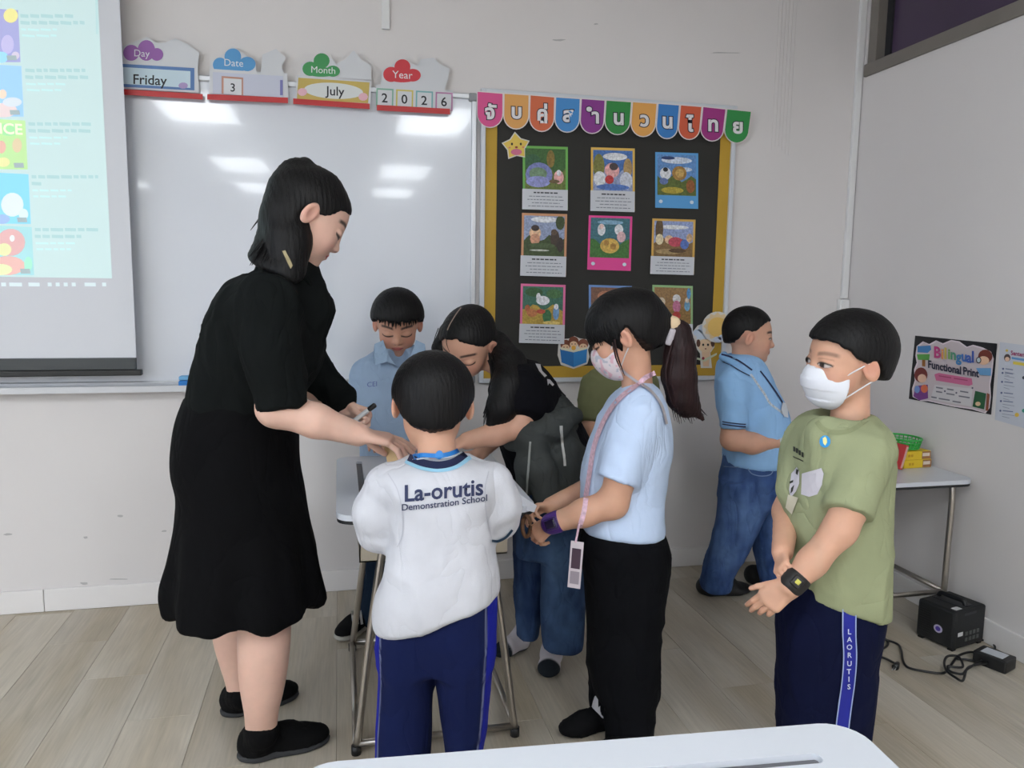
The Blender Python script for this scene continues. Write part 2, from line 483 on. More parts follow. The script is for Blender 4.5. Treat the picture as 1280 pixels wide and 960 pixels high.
# ------------------------------------------------------------------ whiteboard
WBX0, WBX1 = -1.86, onY(594.5, 250, WY)[0]
WBZ0, WBZ1 = 0.905, onY(588, 122, WY)[2] + 0.012
wb = thing('whiteboard', 'wide glossy whiteboard with aluminium frame and pen tray', 'whiteboard', (WBX0, WY, 0))
M_wbs = mat('whiteboard enamel', (214, 218, 226), 0.13, spec=0.5, var=0.012, scale=2.5, coat=0.4)
W_ = WBX1 - WBX0
box('writing_surface', 0.01, W_ - 0.01, -0.012, -0.0005, WBZ0 + 0.005, WBZ1 - 0.005, M_wbs, wb)
box('frame', 0, W_, -0.02, -0.0005, WBZ1 - 0.022, WBZ1, M_alu, wb, 0.004)
box('frame', 0, W_, -0.02, -0.0005, WBZ0 - 0.012, WBZ0 + 0.012, M_alu, wb, 0.004)
box('frame', 0, 0.022, -0.021, -0.0005, WBZ0, WBZ1, M_alu, wb, 0.004)
box('frame', W_ - 0.022, W_, -0.021, -0.0005, WBZ0, WBZ1, M_alu, wb, 0.004)
M_cap = mat('grey plastic corner', (140, 142, 146), 0.5)
for cx_ in (0.0, W_ - 0.034):
    for cz_ in (WBZ0 - 0.015, WBZ1 - 0.032):
        box('corner_cap', cx_ - 0.001, cx_ + 0.035, -0.024, -0.0005, cz_, cz_ + 0.034, M_cap, wb, 0.006)
bm = bmesh.new()
bx(bm, 0.03, W_ - 0.03, -0.075, -0.0205, WBZ0 - 0.018, WBZ0 - 0.012)
bx(bm, 0.03, W_ - 0.03, -0.078, -0.074, WBZ0 - 0.024, WBZ0 + 0.0)
obj('pen_tray', bm, mat('white tray', (205, 206, 210), 0.35), wb)
# eraser standing in the tray
a = onY(224, 480, WY - 0.05)
er = thing('whiteboard_eraser', 'blue whiteboard eraser lying in the pen tray', 'eraser', (a[0], WY - 0.048, WBZ0 - 0.012))
box('body', 0, 0.12, -0.022, 0.022, 0.0005, 0.030, mat('eraser blue', (24, 118, 196), 0.5), er, 0.006)
box('felt_pad', 0.002, 0.118, -0.021, 0.021, 0.031, 0.047, mat('eraser pad light blue', (110, 168, 212), 0.9, bump=0.2), er, 0.004)

# ------------------------------------------------------------------ projection screen
SY = WY - 0.085
sx1 = onY(160, 220, SY)[0]; sx0 = -2.55
sz0 = onY(170, 447, SY)[2]
ps = thing('projection_screen', 'pull-down projection screen showing a list of videos', 'projection screen', (sx1, SY, sz0))
box('screen_fabric', sx0 - sx1, 0, -0.002, 0.0, 0.0, CZ - sz0 - 0.09, mat('screen fabric', (216, 218, 224), 0.85), ps)
box('bottom_bar', sx0 - sx1, -0.002, -0.012, 0.01, -0.045, 0.0, mat('dark grey bar', (62, 66, 68), 0.5), ps, 0.003)
box('bar_rod', sx0 - sx1, 0.018, -0.014, 0.012, -0.068, -0.0455, M_black, ps, 0.004)
box('roller_case', sx0 - sx1 - 0.05, 0.05, -0.05, 0.045, CZ - sz0 - 0.09, CZ - sz0 - 0.002, M_white, ps, 0.01)
# projected picture: thin luminous layers
def em(r, g, b, s=0.55):
    r, g, b = int(r * .68 + 205 * .32), int(g * .68 + 232 * .32), int(b * .68 + 232 * .32)
    return mat('projected %d %d %d' % (r, g, b), (r, g, b), 0.9, emit=s)
R_ = onY(140, 348, SY)[0]; zt = onY(121, -40, SY)[2]
fp = Flat(lambda u, v, t: (np.array([u, -0.0022 - t, v]) - 0))
def SL(px, py):
    P = onY(px, py, SY); return (P[0] - sx1, P[2] - sz0)
xr, zb = SL(141, 348); xr = (xr + SL(122, 0)[0]) / 2
ztop = CZ - sz0 - 0.25
zb_full = zb
fp.add([(sx0 - sx1 + 0.15, zb), (xr, zb), (xr, ztop), (sx0 - sx1 + 0.15, ztop)], em(186, 206, 206, .36))
def bar(px0, px1, py, h, m):
    (xa, za), (xb, zb2) = SL(px0, py), SL(px1, py)
    z = za; hh = h * 0.0034
    fp.add([(xa, z - hh / 2), (xb, z - hh / 2), (xb, z + hh / 2), (xa, z + hh / 2)], m, 4)
def patch(pp, m, lay):
    fp.add([SL(*p_) for p_ in pp], m, lay)
g1, g2 = em(150, 184, 186, .42), em(176, 210, 210, .44)
random.seed(11)
def words(px0, px1, py, h, m):
    x = px0
    while x < px1 - 3:
        w = random.uniform(5, 16); bar(x, min(x + w, px1), py, h, m); x += w + 2.2
for (t0, x0, w1, w2) in ((20, 26, 94, 106), (88, 32, 107, 112), (155, 36, 114, 116), (221, 40, 123, 52), (287, 44, 124, 105)):
    words(x0, w1, t0, 3.4, g1); words(x0, w2, t0 + 8.5, 3.4, g1)
    words(x0 + 1, x0 + 50, t0 + 17, 2, g2); words(x0 + 2, x0 + 45, t0 + 24.5, 2, g2)
patch([(119, -30), (122, -30), (123, 43), (120.5, 43)], em(168, 196, 198, .4), 5)
def blob(cx, cy, rx, ry, m, lay):
    patch(circ(cx, cy, rx, 18, ry), m, lay)
thumbs = [((12, 78), 24, (150, 140, 205), [(14, 20, 9, 9, (250, 226, 120)), (10, 56, 8, 12, (190, 170, 225)), (20, 70, 5, 5, (215, 190, 215)), (3, 72, 8, 7, (140, 205, 235))]),
          ((82, 146), 28, (140, 190, 240), [(5, 138, 17, 9, (240, 200, 200)), (4, 118, 5, 6, (245, 205, 180)), (16, 128, 12, 6, (215, 215, 225))]),
          ((150, 212), 33, (180, 220, 130), [(12, 162, 15, 8, (150, 215, 140)), (2, 184, 6, 8, (235, 160, 140)), (22, 182, 6, 9, (225, 190, 140)), (5, 203, 8, 6, (240, 225, 140))]),
          ((217, 280), 37, (110, 200, 235), [(16, 256, 14, 15, (222, 224, 230)), (3, 274, 10, 6, (140, 165, 225)), (30, 268, 6, 7, (215, 225, 230))]),
          ((283, 344), 41, (150, 205, 210), [(14, 303, 18, 17, (225, 150, 150)), (10, 332, 22, 12, (235, 160, 150)), (6, 312, 9, 8, (235, 220, 150)), (2, 337, 14, 7, (235, 225, 160)), (16, 298, 3, 4, (240, 240, 240)), (36, 330, 5, 9, (150, 225, 190))])]
for (y0, y1), xr_, bc, bl in thumbs:
    patch([(-60, y1 - 1), (xr_ + 2, y1), (xr_ - 1, y0 + 1), (-60, y0 - 4)], em(*bc, .34), 3)
    for i_, (cx_, cy_, rx_, ry_, c_) in enumerate(bl): blob(cx_, cy_, rx_, ry_, em(*c_, .34), 5 + i_)
    patch([(xr_ - 14, y1 - 2), (xr_ - 2, y1 - 2), (xr_ - 3, y1 - 8), (xr_ - 15, y1 - 8)], em(150, 160, 165, .3), 12)
fp.lay = 14
cx_, cz_ = SL(9, 162)
me = text_mesh('NCE', 0.052, 0, 0.0012)
vsx = [fp.bm.verts.new((cx_ + v.co.x, -0.0022 - 14 * 0.00035, cz_ + v.co.y)) for v in me.vertices]
for p_ in me.polygons: fp.bm.faces.new([vsx[j] for j in p_.vertices]).material_index = fp.mi(em(240, 235, 190, .45))
tw = em(214, 220, 226, .32)
for px, w in ((2, 6), (12, 16), (36, 14), (60, 5), (70, 5), (80, 5), (90, 5), (106, 14), (128, 5)):
    bar(px, px + w, 355.5, 4, tw)
fp.build('projected_picture', ps)

# ------------------------------------------------------------------ date cards on the whiteboard's top edge
M_card = paint(208, 210, 214)
M_red = mat('red card strip', (186, 34, 38), 0.4)
def date_card(label, plate_pts, strip, cloud, cloud_col, head, head_xy, head_h, inner, backs, slope):
    c = onY(plate_pts[0][0], plate_pts[0][1], WY)
    root = thing('date_card', label, 'date card', (0, 0, 0), 0, None)
    T = backwall(0.026)
    pl_ = plate('card_plate', plate_pts, T, 0.0, 0.004, M_card, root)
    (x0, y0), (x1, y1) = strip
    plate('red_strip', [(x0, y0), (x1, y1), (x1, y1 + 7), (x0, y0 + 7)], T, 0.004, 0.016, M_red, root)
    for k_, pts in enumerate(backs):
        plate('header_backing', pts, T, -0.0028 - 0.0004 * k_, -0.0004 - 0.0004 * k_, M_card, root)
    f = Flat(backwall(0.026)); f.lay = 0
    for (cx, cy, rx, ry) in cloud: f.add(circ(cx, cy, rx, 22, ry), cloud_col)
    f.text(head, head_xy[0], head_xy[1], head_h, paint(222, 226, 228), 0.0, slope)
    f.build('cloud_header', root)
    f = Flat(backwall(0.0302)); f.lay = 0
    inner(f)
    f.build('printed_card', root)
    return root
K = paint(24, 26, 34)
def in_day(f):
    f.add([(140, 79), (243, 85), (243, 113), (140, 108)], paint(90, 126, 178)); f.add([(140, 83), (238, 89), (238, 110), (140, 104)], paint(196, 216, 226))
    f.text('Friday', 187, 100.5, 12.5, K, 0.012, 0.05)
    f.add(circ(229, 107, 6, 10, 4), paint(170, 150, 196))
def in_date(f):
    f.add([(266, 90), (354, 95), (354, 122), (266, 117)], paint(196, 200, 216)); f.add([(277, 95), (304, 97), (304, 119), (277, 117)], paint(190, 140, 120)); f.add([(279.5, 97.5), (302, 99), (302, 119), (279.5, 117)], paint(214, 216, 220))
    f.text('3', 291, 110, 10.5, K, 0.01, 0.05)
    f.add([(350, 100), (353.5, 100), (353.5, 119), (350, 119)], paint(120, 120, 176))
def in_month(f):
    f.add([(373, 97), (462, 103), (460, 129), (371, 124)], paint(196, 172, 92)); f.add(circ(417, 113.5, 37, 26, 10, rot=0.06), paint(214, 218, 216))
    f.text('July', 419, 114.5, 11.5, K, 0.012, 0.06)
    f.add(circ(378, 115, 6, 10, 5), paint(224, 178, 190)); f.add(circ(454, 121, 6, 10, 5), paint(224, 178, 190))
def in_year(f):
    for i_, (ch, cc) in enumerate((('2', (130, 178, 156)), ('0', (206, 190, 96)), ('2', (120, 176, 178)), ('6', (176, 120, 160)))):
        x = 470.5 + i_ * 24.7; y = 110 + i_ * 1.6
        f.add([(x, y), (x + 21.5, y + 1.2), (x + 21, y + 24), (x - .5, y + 22.5)], paint(*cc), 1); f.add([(x + 1.8, y + 2), (x + 19.6, y + 3), (x + 19.2, y + 23), (x + 1.4, y + 22)], M_card, 2)
        f.text(ch, x + 10.3, y + 13, 11.5, K, 0.014, 0.06, lay=3)
date_card('weekday card reading Friday with a purple cloud header', [(140, 77), (247, 83), (249, 116), (140, 110)], ((140, 110.5), (253.5, 117.5)), [(164, 66, 10, 10), (183, 63, 11, 13), (196, 68, 8, 8)], paint(150, 98, 168), 'Day', (177, 67), 9, in_day,
          [[(150, 80), (152, 58), (168, 52), (184, 46), (196, 54), (207, 53), (219, 48), (236, 56), (249, 66), (247, 84)]], 0.05)
date_card('date card reading 3 with a blue cloud header', [(262, 86), (359, 92), (361, 122), (261, 117)], ((259, 117.5), (360, 122)), [(275, 81, 9, 9), (291, 71, 10.5, 10.5), (309, 80, 10.5, 9), (291, 84, 20, 6)], paint(86, 152, 204), 'Date', (292, 79), 9, in_date,
          [[(262, 90), (263, 76), (277, 69), (290, 58), (303, 66), (319, 76), (321, 90), (262, 90)], [(326, 92), (328, 68), (345, 61), (357, 72), (352, 84), (358, 100)]], 0.06)
date_card('month card reading July with a green cloud header', [(371, 94), (464, 101), (463, 135), (369, 126)], ((366.5, 123), (462, 129.5)), [(388, 86, 10, 9), (402, 76, 10, 9.5), (416, 89, 9, 7), (402, 90, 20, 6)], paint(66, 150, 88), 'Month', (404, 88), 8.5, in_month,
          [[(375, 95), (376, 80), (390, 74), (402, 65), (414, 72), (420, 80), (432, 74), (442, 63), (452, 75), (464, 82), (464, 100)]], 0.06)
date_card('year card reading 2026 with a red cloud header', [(470, 106), (566, 113), (565, 141), (470, 134)], ((471, 131), (562.5, 136)), [(489, 93, 10, 9.5), (503, 83.5, 10, 9.5), (516, 94, 10, 8), (503, 97, 18, 6)], paint(204, 58, 68), 'Year', (503, 94), 9.5, in_year,
          [[(476, 108), (477, 88), (490, 81), (503, 72), (515, 80), (522, 82), (526, 74), (542, 72), (550, 80), (562, 86), (560, 98), (556, 112)]], 0.06)

# ------------------------------------------------------------------ notice board
nb = thing('notice_board', 'black paper notice board with mustard border and white frame', 'notice board')
NX0, NX1 = onY(599, 300, WY)[0], 0.5 * (onY(923, 180, WY)[0] + onY(897, 470, WY)[0])
NZ0, NZ1 = 0.5 * (onY(700, 477, WY)[2] + onY(872, 474.5, WY)[2]), onY(780, 124, WY)[2]
M_nf = mat('white frame profile', (204, 208, 214), 0.35)
M_must = mat('mustard border paper', (186, 148, 44), 0.6, var=0.04, scale=6)
M_bp = mat('black sugar paper', (40, 39, 36), 0.75, var=0.10, scale=5)
fw = 0.02
for n_, q in (('frame', (NX0, NX0 + fw, NZ0, NZ1)), ('frame', (NX1 - fw, NX1, NZ0, NZ1)), ('frame', (NX0 + fw, NX1 - fw, NZ0, NZ0 + fw)), ('frame', (NX0 + fw, NX1 - fw, NZ1 - fw, NZ1))):
    box(n_, q[0], q[1], WY - 0.024, WY - 0.0005, q[2], q[3], M_nf, nb, 0.003)
box('black_paper', NX0 + fw, NX1 - fw, WY - 0.010, WY - 0.0005, NZ0 + fw, NZ1 - fw, M_bp, nb)
bw_ = 0.050
for q in ((NX0 + fw, NX0 + fw + bw_, NZ0 + fw, NZ1 - fw), (NX1 - fw - bw_, NX1 - fw, NZ0 + fw, NZ1 - fw), (NX0 + fw + bw_, NX1 - fw - bw_, NZ0 + fw, NZ0 + fw + bw_), (NX0 + fw + bw_, NX1 - fw - bw_, NZ1 - fw - bw_, NZ1 - fw)):
    box('border_strip', q[0], q[1], WY - 0.0125, WY - 0.0102, q[2], q[3], M_must, nb)
# banner of eleven scalloped letter tiles
bxs = [595.8, 629.4, 662, 694, 726, 757, 790, 822, 850, 878, 908, 940]
bys = [113.5, 116, 118, 120.5, 122.5, 124.5, 126.5, 128.5, 130.5, 132.5, 135.5, 138.5]
bbot = [160, 162, 165, 166, 167.5, 169, 171.5, 174, 175, 177, 179.5]
bcol = [((214, 82, 140), 'pink'), ((222, 162, 90), 'yellow orange'), ((210, 104, 66), 'brick orange'), ((66, 138, 202), 'blue'), ((134, 50, 138), 'purple'), ((42, 136, 62), 'green'), ((226, 164, 84), 'yellow orange'), ((54, 124, 194), 'blue'), ((208, 92, 60), 'brick orange'), ((158, 48, 126), 'purple'), ((46, 140, 70), 'green')]
blet = ['จั', 'บ', 'คู่', 'ส', 'ำ', 'น', 'ว', 'น', 'ไ', 'ท', 'ย']
bnam = ['first', 'second', 'third', 'fourth', 'fifth', 'sixth', 'seventh', 'eighth', 'ninth', 'tenth', 'last']
for i in range(11):
    x0, x1, yt0, yt1, yb_ = bxs[i], bxs[i + 1], bys[i], bys[i + 1], bbot[i]
    w = x1 - x0; cx = (x0 + x1) / 2 - (w * 0.0)
    root = thing('banner_tile', '%s scalloped paper tile with a white Thai letter, %s of the banner' % (bcol[i][1], bnam[i]), 'banner tile', (0, 0, 0), 0, 'banner letter tiles')
    def scal(ins):
        lean = -(cx - 600) / 320.0 * 3.0
        side = yb_ - w * 0.55
        pts = [(x0 + ins, yt0 + ins), (x1 - ins, yt1 + ins)]
        for k in range(0, 13):
            a = math.pi * k / 12
            pts.append((cx + lean + (w / 2 - ins) * math.cos(a), side + (yb_ - ins - side) * math.sin(a)))
        return pts
    plate('paper_tile', scal(0.0), backwall(0.026 + 0.0006 * (i % 2)), 0.0, 0.001, paint(222, 214, 214), root)
    f = Flat(backwall(0.0275 + 0.0006 * (i % 2))); f.lay = 0
    f.add(scal(1.3), paint(*bcol[i][0]), 1)
    me_y = (yt0 + yt1) / 2 + (yb_ - (yt0 + yt1) / 2) * 0.52
    sz = 17.0
    lx = cx + (3.5 if blet[i] == 'ำ' else 0) - (1.5 if i > 6 else 0)
    ly = me_y + (3.0 if i in (0,) else 0) + (2.5 if blet[i] in ('ไ',) else 0)
    f.text(blet[i], lx, ly, sz, paint(24, 24, 44), 0.085, 0.05, lay=2)
    f.text(blet[i], lx, ly, sz, paint(226, 224, 226), 0.038, 0.05, lay=3)
    f.build('letter_print', root)

# story cards
def story(label, x0, y0, x1, y1, border, sky, ground, shapes, slip, full=False, lean=0.0):
    root = thing('story_card', label, 'picture card', (0, 0, 0), 0, 'picture cards on the notice board')
    w, h = x1 - x0, y1 - y0
    def q(u, v): return (x0 + w * u - lean * h * v, y0 + h * v + w * u * 0.03)
    plate('card', [q(0, 0), q(1, 0), q(1, 1), q(0, 1)], backwall(0.0125), 0.0, 0.0014, paint(*border), root)
    f = Flat(backwall(0.0141)); f.lay = 0
    pb = 0.77 if full else 0.70
    f.add([q(.05, .04), q(.95, .04), q(.95, pb), q(.05, pb)], art(*sky), 1)
    if ground:
        n = 8
        f.add([q(.05, pb)] + [q(.05 + .9 * i / n, pb - .30 - .06 * math.sin(i * 1.7 + x0)) for i in range(n + 1)] + [q(.95, pb)], art(*ground), 2)
    for i_, (cx, cy, rx, ry, c) in enumerate(shapes):
        pts = [q(min(max(cx + rx * math.cos(a), .05), .95), min(max(cy + ry * math.sin(a), .04), pb)) for a in [2 * math.pi * k / 16 for k in range(16)]]
        f.add(pts, art(*c), 3 + i_)
    if full:
        for u in (.13, .85): f.add([q(u + .045 * math.cos(a), .885 + .033 * math.sin(a)) for a in [2 * math.pi * k / 10 for k in range(10)]], paint(206, 220, 232), 3)
    f.build('picture', root)
    if slip:
        plate('caption_slip', [q(-.01, .69), q(1.0, .69), q(.995, 1.02), q(-.015, 1.02)], backwall(0.0175 + 0.0035), 0.0, 0.0008, paint(204, 206, 212), root)
        f = Flat(backwall(0.0222)); f.lay = 0
        g = paint(120, 124, 134); dk = paint(62, 64, 72)
        def ln(u0, u1, v, hh, m):
            random.seed(int(x0 * 7 + v * 1000)); u = u0
            while u < u1:
                d_ = random.uniform(.04, .11); ue = min(u + d_, u1)
                f.add([q(u, v), q(ue, v), q(ue, v + hh), q(u, v + hh)], m, 1); u += d_ + .018
        ln(.24, .78, .735, .022, dk)
        for k, (ua, ub) in enumerate(((.14, .88), (.1, .92), (.2, .82), (.12, .9))): ln(ua, ub, .80 + .052 * k, .012, g)
        f.build('caption_print', root)
G_, B_, W2 = (74, 104, 44), (96, 140, 190), (220, 222, 226)
PK, RD, BR, SKN = (226, 170, 168), (190, 56, 60), (126, 92, 52), (226, 188, 150)
story('green-edged story card with a blue whale-like rock and a pink figure', 653.5, 182, 709.8, 260, (110, 178, 84), (58, 98, 46), (104, 118, 54), [(.62, .2, .09, .14, (132, 110, 50)), (.22, .25, .18, .12, (50, 92, 60)), (.36, .46, .3, .2, (124, 132, 186)), (.34, .44, .2, .1, (112, 140, 110)), (.34, .57, .27, .09, (146, 150, 204)), (.8, .49, .11, .11, PK), (.8, .42, .05, .05, W2), (.7, .56, .12, .03, (110, 90, 60))], True)
story('yellow-edged story card with a red-shorts figure in white water', 738.7, 184, 793.5, 262, (220, 180, 84), (70, 112, 176), (150, 162, 196), [(.55, .14, .28, .06, W2), (.18, .3, .13, .2, (120, 120, 60)), (.84, .32, .1, .16, (170, 140, 90)), (.2, .5, .14, .12, W2), (.8, .52, .14, .14, (204, 208, 220)), (.48, .36, .17, .12, PK), (.52, .3, .1, .06, (72, 60, 60)), (.42, .51, .1, .07, RD), (.5, .63, .38, .05, (84, 118, 184))], True)
story('blue story card with a big round basket rolling over a hill', 819, 190, 872.8, 259.5, (88, 158, 214), (96, 140, 196), (90, 104, 46), [(.5, .14, .36, .06, (210, 220, 236)), (.3, .1, .16, .03, (40, 60, 110)), (.7, .3, .16, .04, (200, 214, 230)), (.24, .38, .13, .11, W2), (.24, .31, .06, .04, (40, 40, 44)), (.56, .37, .17, .13, (160, 122, 62)), (.57, .37, .1, .08, (196, 160, 92)), (.82, .6, .1, .12, (150, 92, 50)), (.4, .68, .26, .06, (178, 160, 60)), (.2, .52, .1, .06, (100, 120, 170))], False, True)
story('brown-edged story card with a figure facing a dark animal', 652.5, 266, 709, 343, (206, 150, 110), (148, 160, 190), (62, 78, 42), [(.5, .1, .3, .05, W2), (.85, .14, .1, .12, (60, 74, 40)), (.3, .32, .13, .1, SKN), (.3, .24, .09, .05, (60, 46, 44)), (.3, .42, .11, .09, (206, 150, 120)), (.74, .4, .1, .14, (66, 52, 44)), (.72, .3, .07, .05, (92, 74, 60)), (.86, .5, .08, .12, (54, 44, 40)), (.4, .6, .22, .015, (186, 190, 180)), (.45, .52, .3, .04, (76, 94, 58))], True, False, 0.02)
story('pink story card with two white figures over a golden bun', 736, 269, 790.5, 337, (226, 70, 148), (64, 112, 124), (62, 112, 50), [(.3, .26, .09, .11, W2), (.3, .2, .05, .05, (226, 196, 190)), (.7, .25, .1, .1, W2), (.76, .38, .1, .1, (220, 180, 184)), (.5, .55, .22, .14, (206, 170, 84)), (.42, .5, .06, .05, (170, 126, 60)), (.58, .56, .07, .06, (164, 122, 56)), (.5, .12, .3, .04, (130, 170, 196))], False, True, 0.03)
story('yellow-edged story card with a figure in red and blue lying down', 815.5, 273, 869.5, 341, (214, 170, 84), (146, 160, 200), (128, 100, 62), [(.5, .15, .35, .04, W2), (.17, .2, .09, .22, (96, 76, 50)), (.18, .38, .09, .1, (220, 206, 170)), (.4, .38, .1, .08, SKN), (.55, .42, .17, .09, (190, 76, 92)), (.76, .46, .1, .09, (84, 112, 180)), (.87, .34, .07, .08, (206, 170, 130)), (.4, .6, .3, .05, (170, 144, 100)), (.6, .58, .2, .04, (90, 66, 42))], True, False, 0.03)
story('pink-edged story card with deer on a meadow', 651, 354.5, 707, 427, (222, 112, 160), (60, 108, 90), (182, 152, 66), [(.3, .14, .2, .08, (52, 90, 52)), (.75, .16, .18, .08, (70, 112, 66)), (.5, .28, .15, .08, W2), (.4, .22, .05, .07, W2), (.26, .5, .12, .07, (190, 120, 74)), (.16, .42, .06, .06, (170, 96, 60)), (.6, .55, .1, .12, (60, 112, 70)), (.8, .48, .07, .13, (110, 150, 190)), (.8, .38, .05, .05, (220, 220, 226)), (.46, .47, .1, .04, (180, 80, 60)), (.7, .66, .2, .03, (214, 190, 110))], True, False, 0.02)
story('blue-edged story card half hidden behind the ponytail girl', 736, 356, 790, 425, (104, 140, 196), (120, 84, 66), (96, 80, 60), [(.4, .2, .2, .1, (180, 120, 90)), (.7, .3, .1, .1, (206, 170, 140))], True)
story('green-edged story card with a figure in pink and red', 815.5, 356, 866, 425, (146, 186, 130), (150, 116, 76), (140, 108, 60), [(.22, .3, .1, .08, (204, 190, 170)), (.6, .24, .1, .08, (216, 214, 214)), (.6, .38, .1, .11, (196, 120, 150)), (.6, .54, .1, .07, (186, 66, 60)), (.86, .36, .07, .1, (110, 160, 190)), (.86, .26, .05, .05, (206, 190, 170)), (.9, .14, .05, .1, (90, 150, 200)), (.3, .6, .15, .06, (170, 140, 84))], True)

def sticker(name, label, cat, outline, to3, draw, edge=(214, 210, 204)):
    root = thing(name, label, cat)
    plate('backing', outline, to3(0.0125), 0.0, 0.0016, paint(*edge), root)
    f = Flat(to3(0.0143)); f.lay = 0
    draw(f); f.build('print', root)
def star_pts(cx, cy, R, r, rot=0.0, rnd=0):
    return [(cx + (R if k % 2 == 0 else r) * math.sin(math.pi * k / 5 + rot), cy - (R if k % 2 == 0 else r) * math.cos(math.pi * k / 5 + rot)) for k in range(10)]
def d_star(f):
    f.add(star_pts(645, 183, 16.5, 10.5, -0.08), paint(228, 196, 88)); f.add(circ(645.5, 190, 7, 12, 4), paint(206, 110, 140)); 
    for px, py in ((640, 180), (651, 180)): f.add(circ(px, py, 1.3, 8, 1.8), paint(40, 30, 30), 3)
    for px, py in ((637, 184.5), (654, 184)): f.add(circ(px, py, 1.6, 8, 1.1), paint(220, 130, 110), 3)
    f.add(circ(645.5, 184, 2, 8, 1.3), paint(150, 60, 50), 4)
sticker('star_sticker', 'yellow smiling star cut-out at the notice board corner', 'sticker', star_pts(645, 183, 18.5, 12, -0.08), backwall, d_star)
def d_book(f):
    for px, py, c in ((707, 431, (126, 66, 44)), (717, 427, (120, 60, 36)), (729, 430, (132, 74, 52))):
        f.add(circ(px, py, 6.5, 14, 6.5), paint(*c), 1); f.add(circ(px, py + 3.5, 5, 12, 4), paint(228, 190, 152), 2)
        for d_ in (-2, 2): f.add(circ(px + d_, py + 3, .7, 6, .9), paint(50, 34, 30), 3)
    f.add([(700, 436), (717, 440), (717, 459), (702, 453)], paint(34, 112, 178), 4); f.add([(717, 440), (734, 436), (733, 453), (717, 459)], paint(44, 132, 200), 4)
    f.add([(701, 434), (717, 437.5), (733, 434), (733, 436.5), (717, 440.5), (701, 437)], paint(220, 214, 190), 5); f.add(circ(717, 435, 3, 8, 3), paint(222, 166, 60), 6)
sticker('reading_children_sticker', 'cut-out of three children reading a blue book', 'sticker', [(698, 430), (703, 424), (712, 423), (718, 420), (725, 423), (733, 424), (738, 430), (735, 437), (737, 446), (734, 455), (717, 461), (701, 456), (697, 444)], backwall, d_book)
def d_chef(f):
    f.add(circ(882, 432, 9.5, 16, 8.5), paint(226, 196, 160), 2); f.add([(877, 438), (888, 438), (886, 458), (879, 458)], paint(224, 190, 156), 1)
    for px in (873, 891): f.add(circ(px, 429, 2.6, 8, 5), paint(84, 50, 36), 3)
    for px in (879, 885): f.add(circ(px, 431, 1.3, 8, 1.6), paint(30, 22, 22), 4)
    f.add(circ(882, 436, 1.2, 8, .8), paint(120, 50, 50), 4)
    for px, py, r in ((872, 416, 5.5), (879, 411, 6.5), (887, 413, 6)): f.add(circ(px, py, r, 14, r * .8), paint(196, 210, 226), 1)
    f.add([(870, 417), (891, 417), (890, 424), (871, 424)], paint(200, 212, 226), 2)
    f.add([(868, 446), (880, 449), (896, 441), (896, 443.5), (881, 452), (868, 448.5)], paint(200, 206, 178), 5); f.add(circ(879, 448, 1.8, 8, 2), paint(150, 40, 60), 6)
sticker('chef_puppy_sticker', 'cut-out of a small puppy in a pale chef hat', 'sticker', [(865, 416), (872, 407), (882, 403), (893, 409), (894, 418), (893, 434), (888, 441), (890, 460), (876, 460), (875, 442), (868, 432)], lambda off: backwall(off + 0.0005), d_chef)
def d_sun(f):
    f.add([(897 + (14.5 if k % 2 else 18) * math.cos(math.pi * k / 12), 408 + (14.5 if k % 2 else 18) * math.sin(math.pi * k / 12)) for k in range(24)], paint(222, 196, 152)); f.add(circ(897, 409, 12.5, 20), paint(224, 184, 100))
    for px, py, r in ((897, 424, 5), (904, 422, 6), (910, 426, 5)): f.add(circ(px, py, r, 12, r * .7), paint(196, 206, 224), 4)
sticker('sun_sticker', 'cut-out of a yellow sun with a small cloud', 'sticker', circ(897, 409, 19.5, 22), lambda off: backwall(off + 0.0122), d_sun)
# ------------------------------------------------------------------ right wall papers
PX = rightwall(0.0)
bp_ = thing('bilingual_poster', 'black backed poster titled Bilingual Functional Print', 'poster')
plate('black_backing', [(1144, 419.5), (1246.5, 429.5), (1239, 518.5), (1136, 498.5)], rightwall(0.0006), 0.0, 0.0015, paint(26, 26, 30), bp_)
f = Flat(rightwall(0.0025)); f.lay = 0
def P8(pts): return [(1060 + x * 0.1719, 400 + y * 0.1718) for x, y in pts]
edge = [(500, 190), (545, 155), (590, 175), (640, 148), (690, 170), (750, 145), (810, 155), (865, 195), (910, 180), (980, 200), (1040, 230), (1060, 280), (1050, 380), (1035, 470), (1040, 560), (1030, 640), (1000, 680), (900, 650), (760, 630), (580, 590), (530, 590), (470, 560), (465, 500), (485, 440), (480, 360), (500, 310), (490, 260)]
ed2 = [(770 + (x - 770) * .965, 415 + (y - 415) * .96) for x, y in edge]
f.add(P8(edge), paint(226, 214, 220)); f.add(P8(ed2), paint(204, 192, 196))
f.add(P8([(505, 190), (600, 185), (605, 215), (580, 240), (505, 235)]), paint(70, 132, 190)); f.add(P8([(500, 250), (595, 248), (590, 292), (510, 290)]), paint(88, 160, 70))
f.add(P8([(538, 290), (562, 290), (562, 340), (538, 335)]), paint(150, 100, 50))
f.add(P8([(628, 395), (660, 385), (900, 425), (906, 470), (880, 480), (640, 440)]), paint(206, 110, 150))
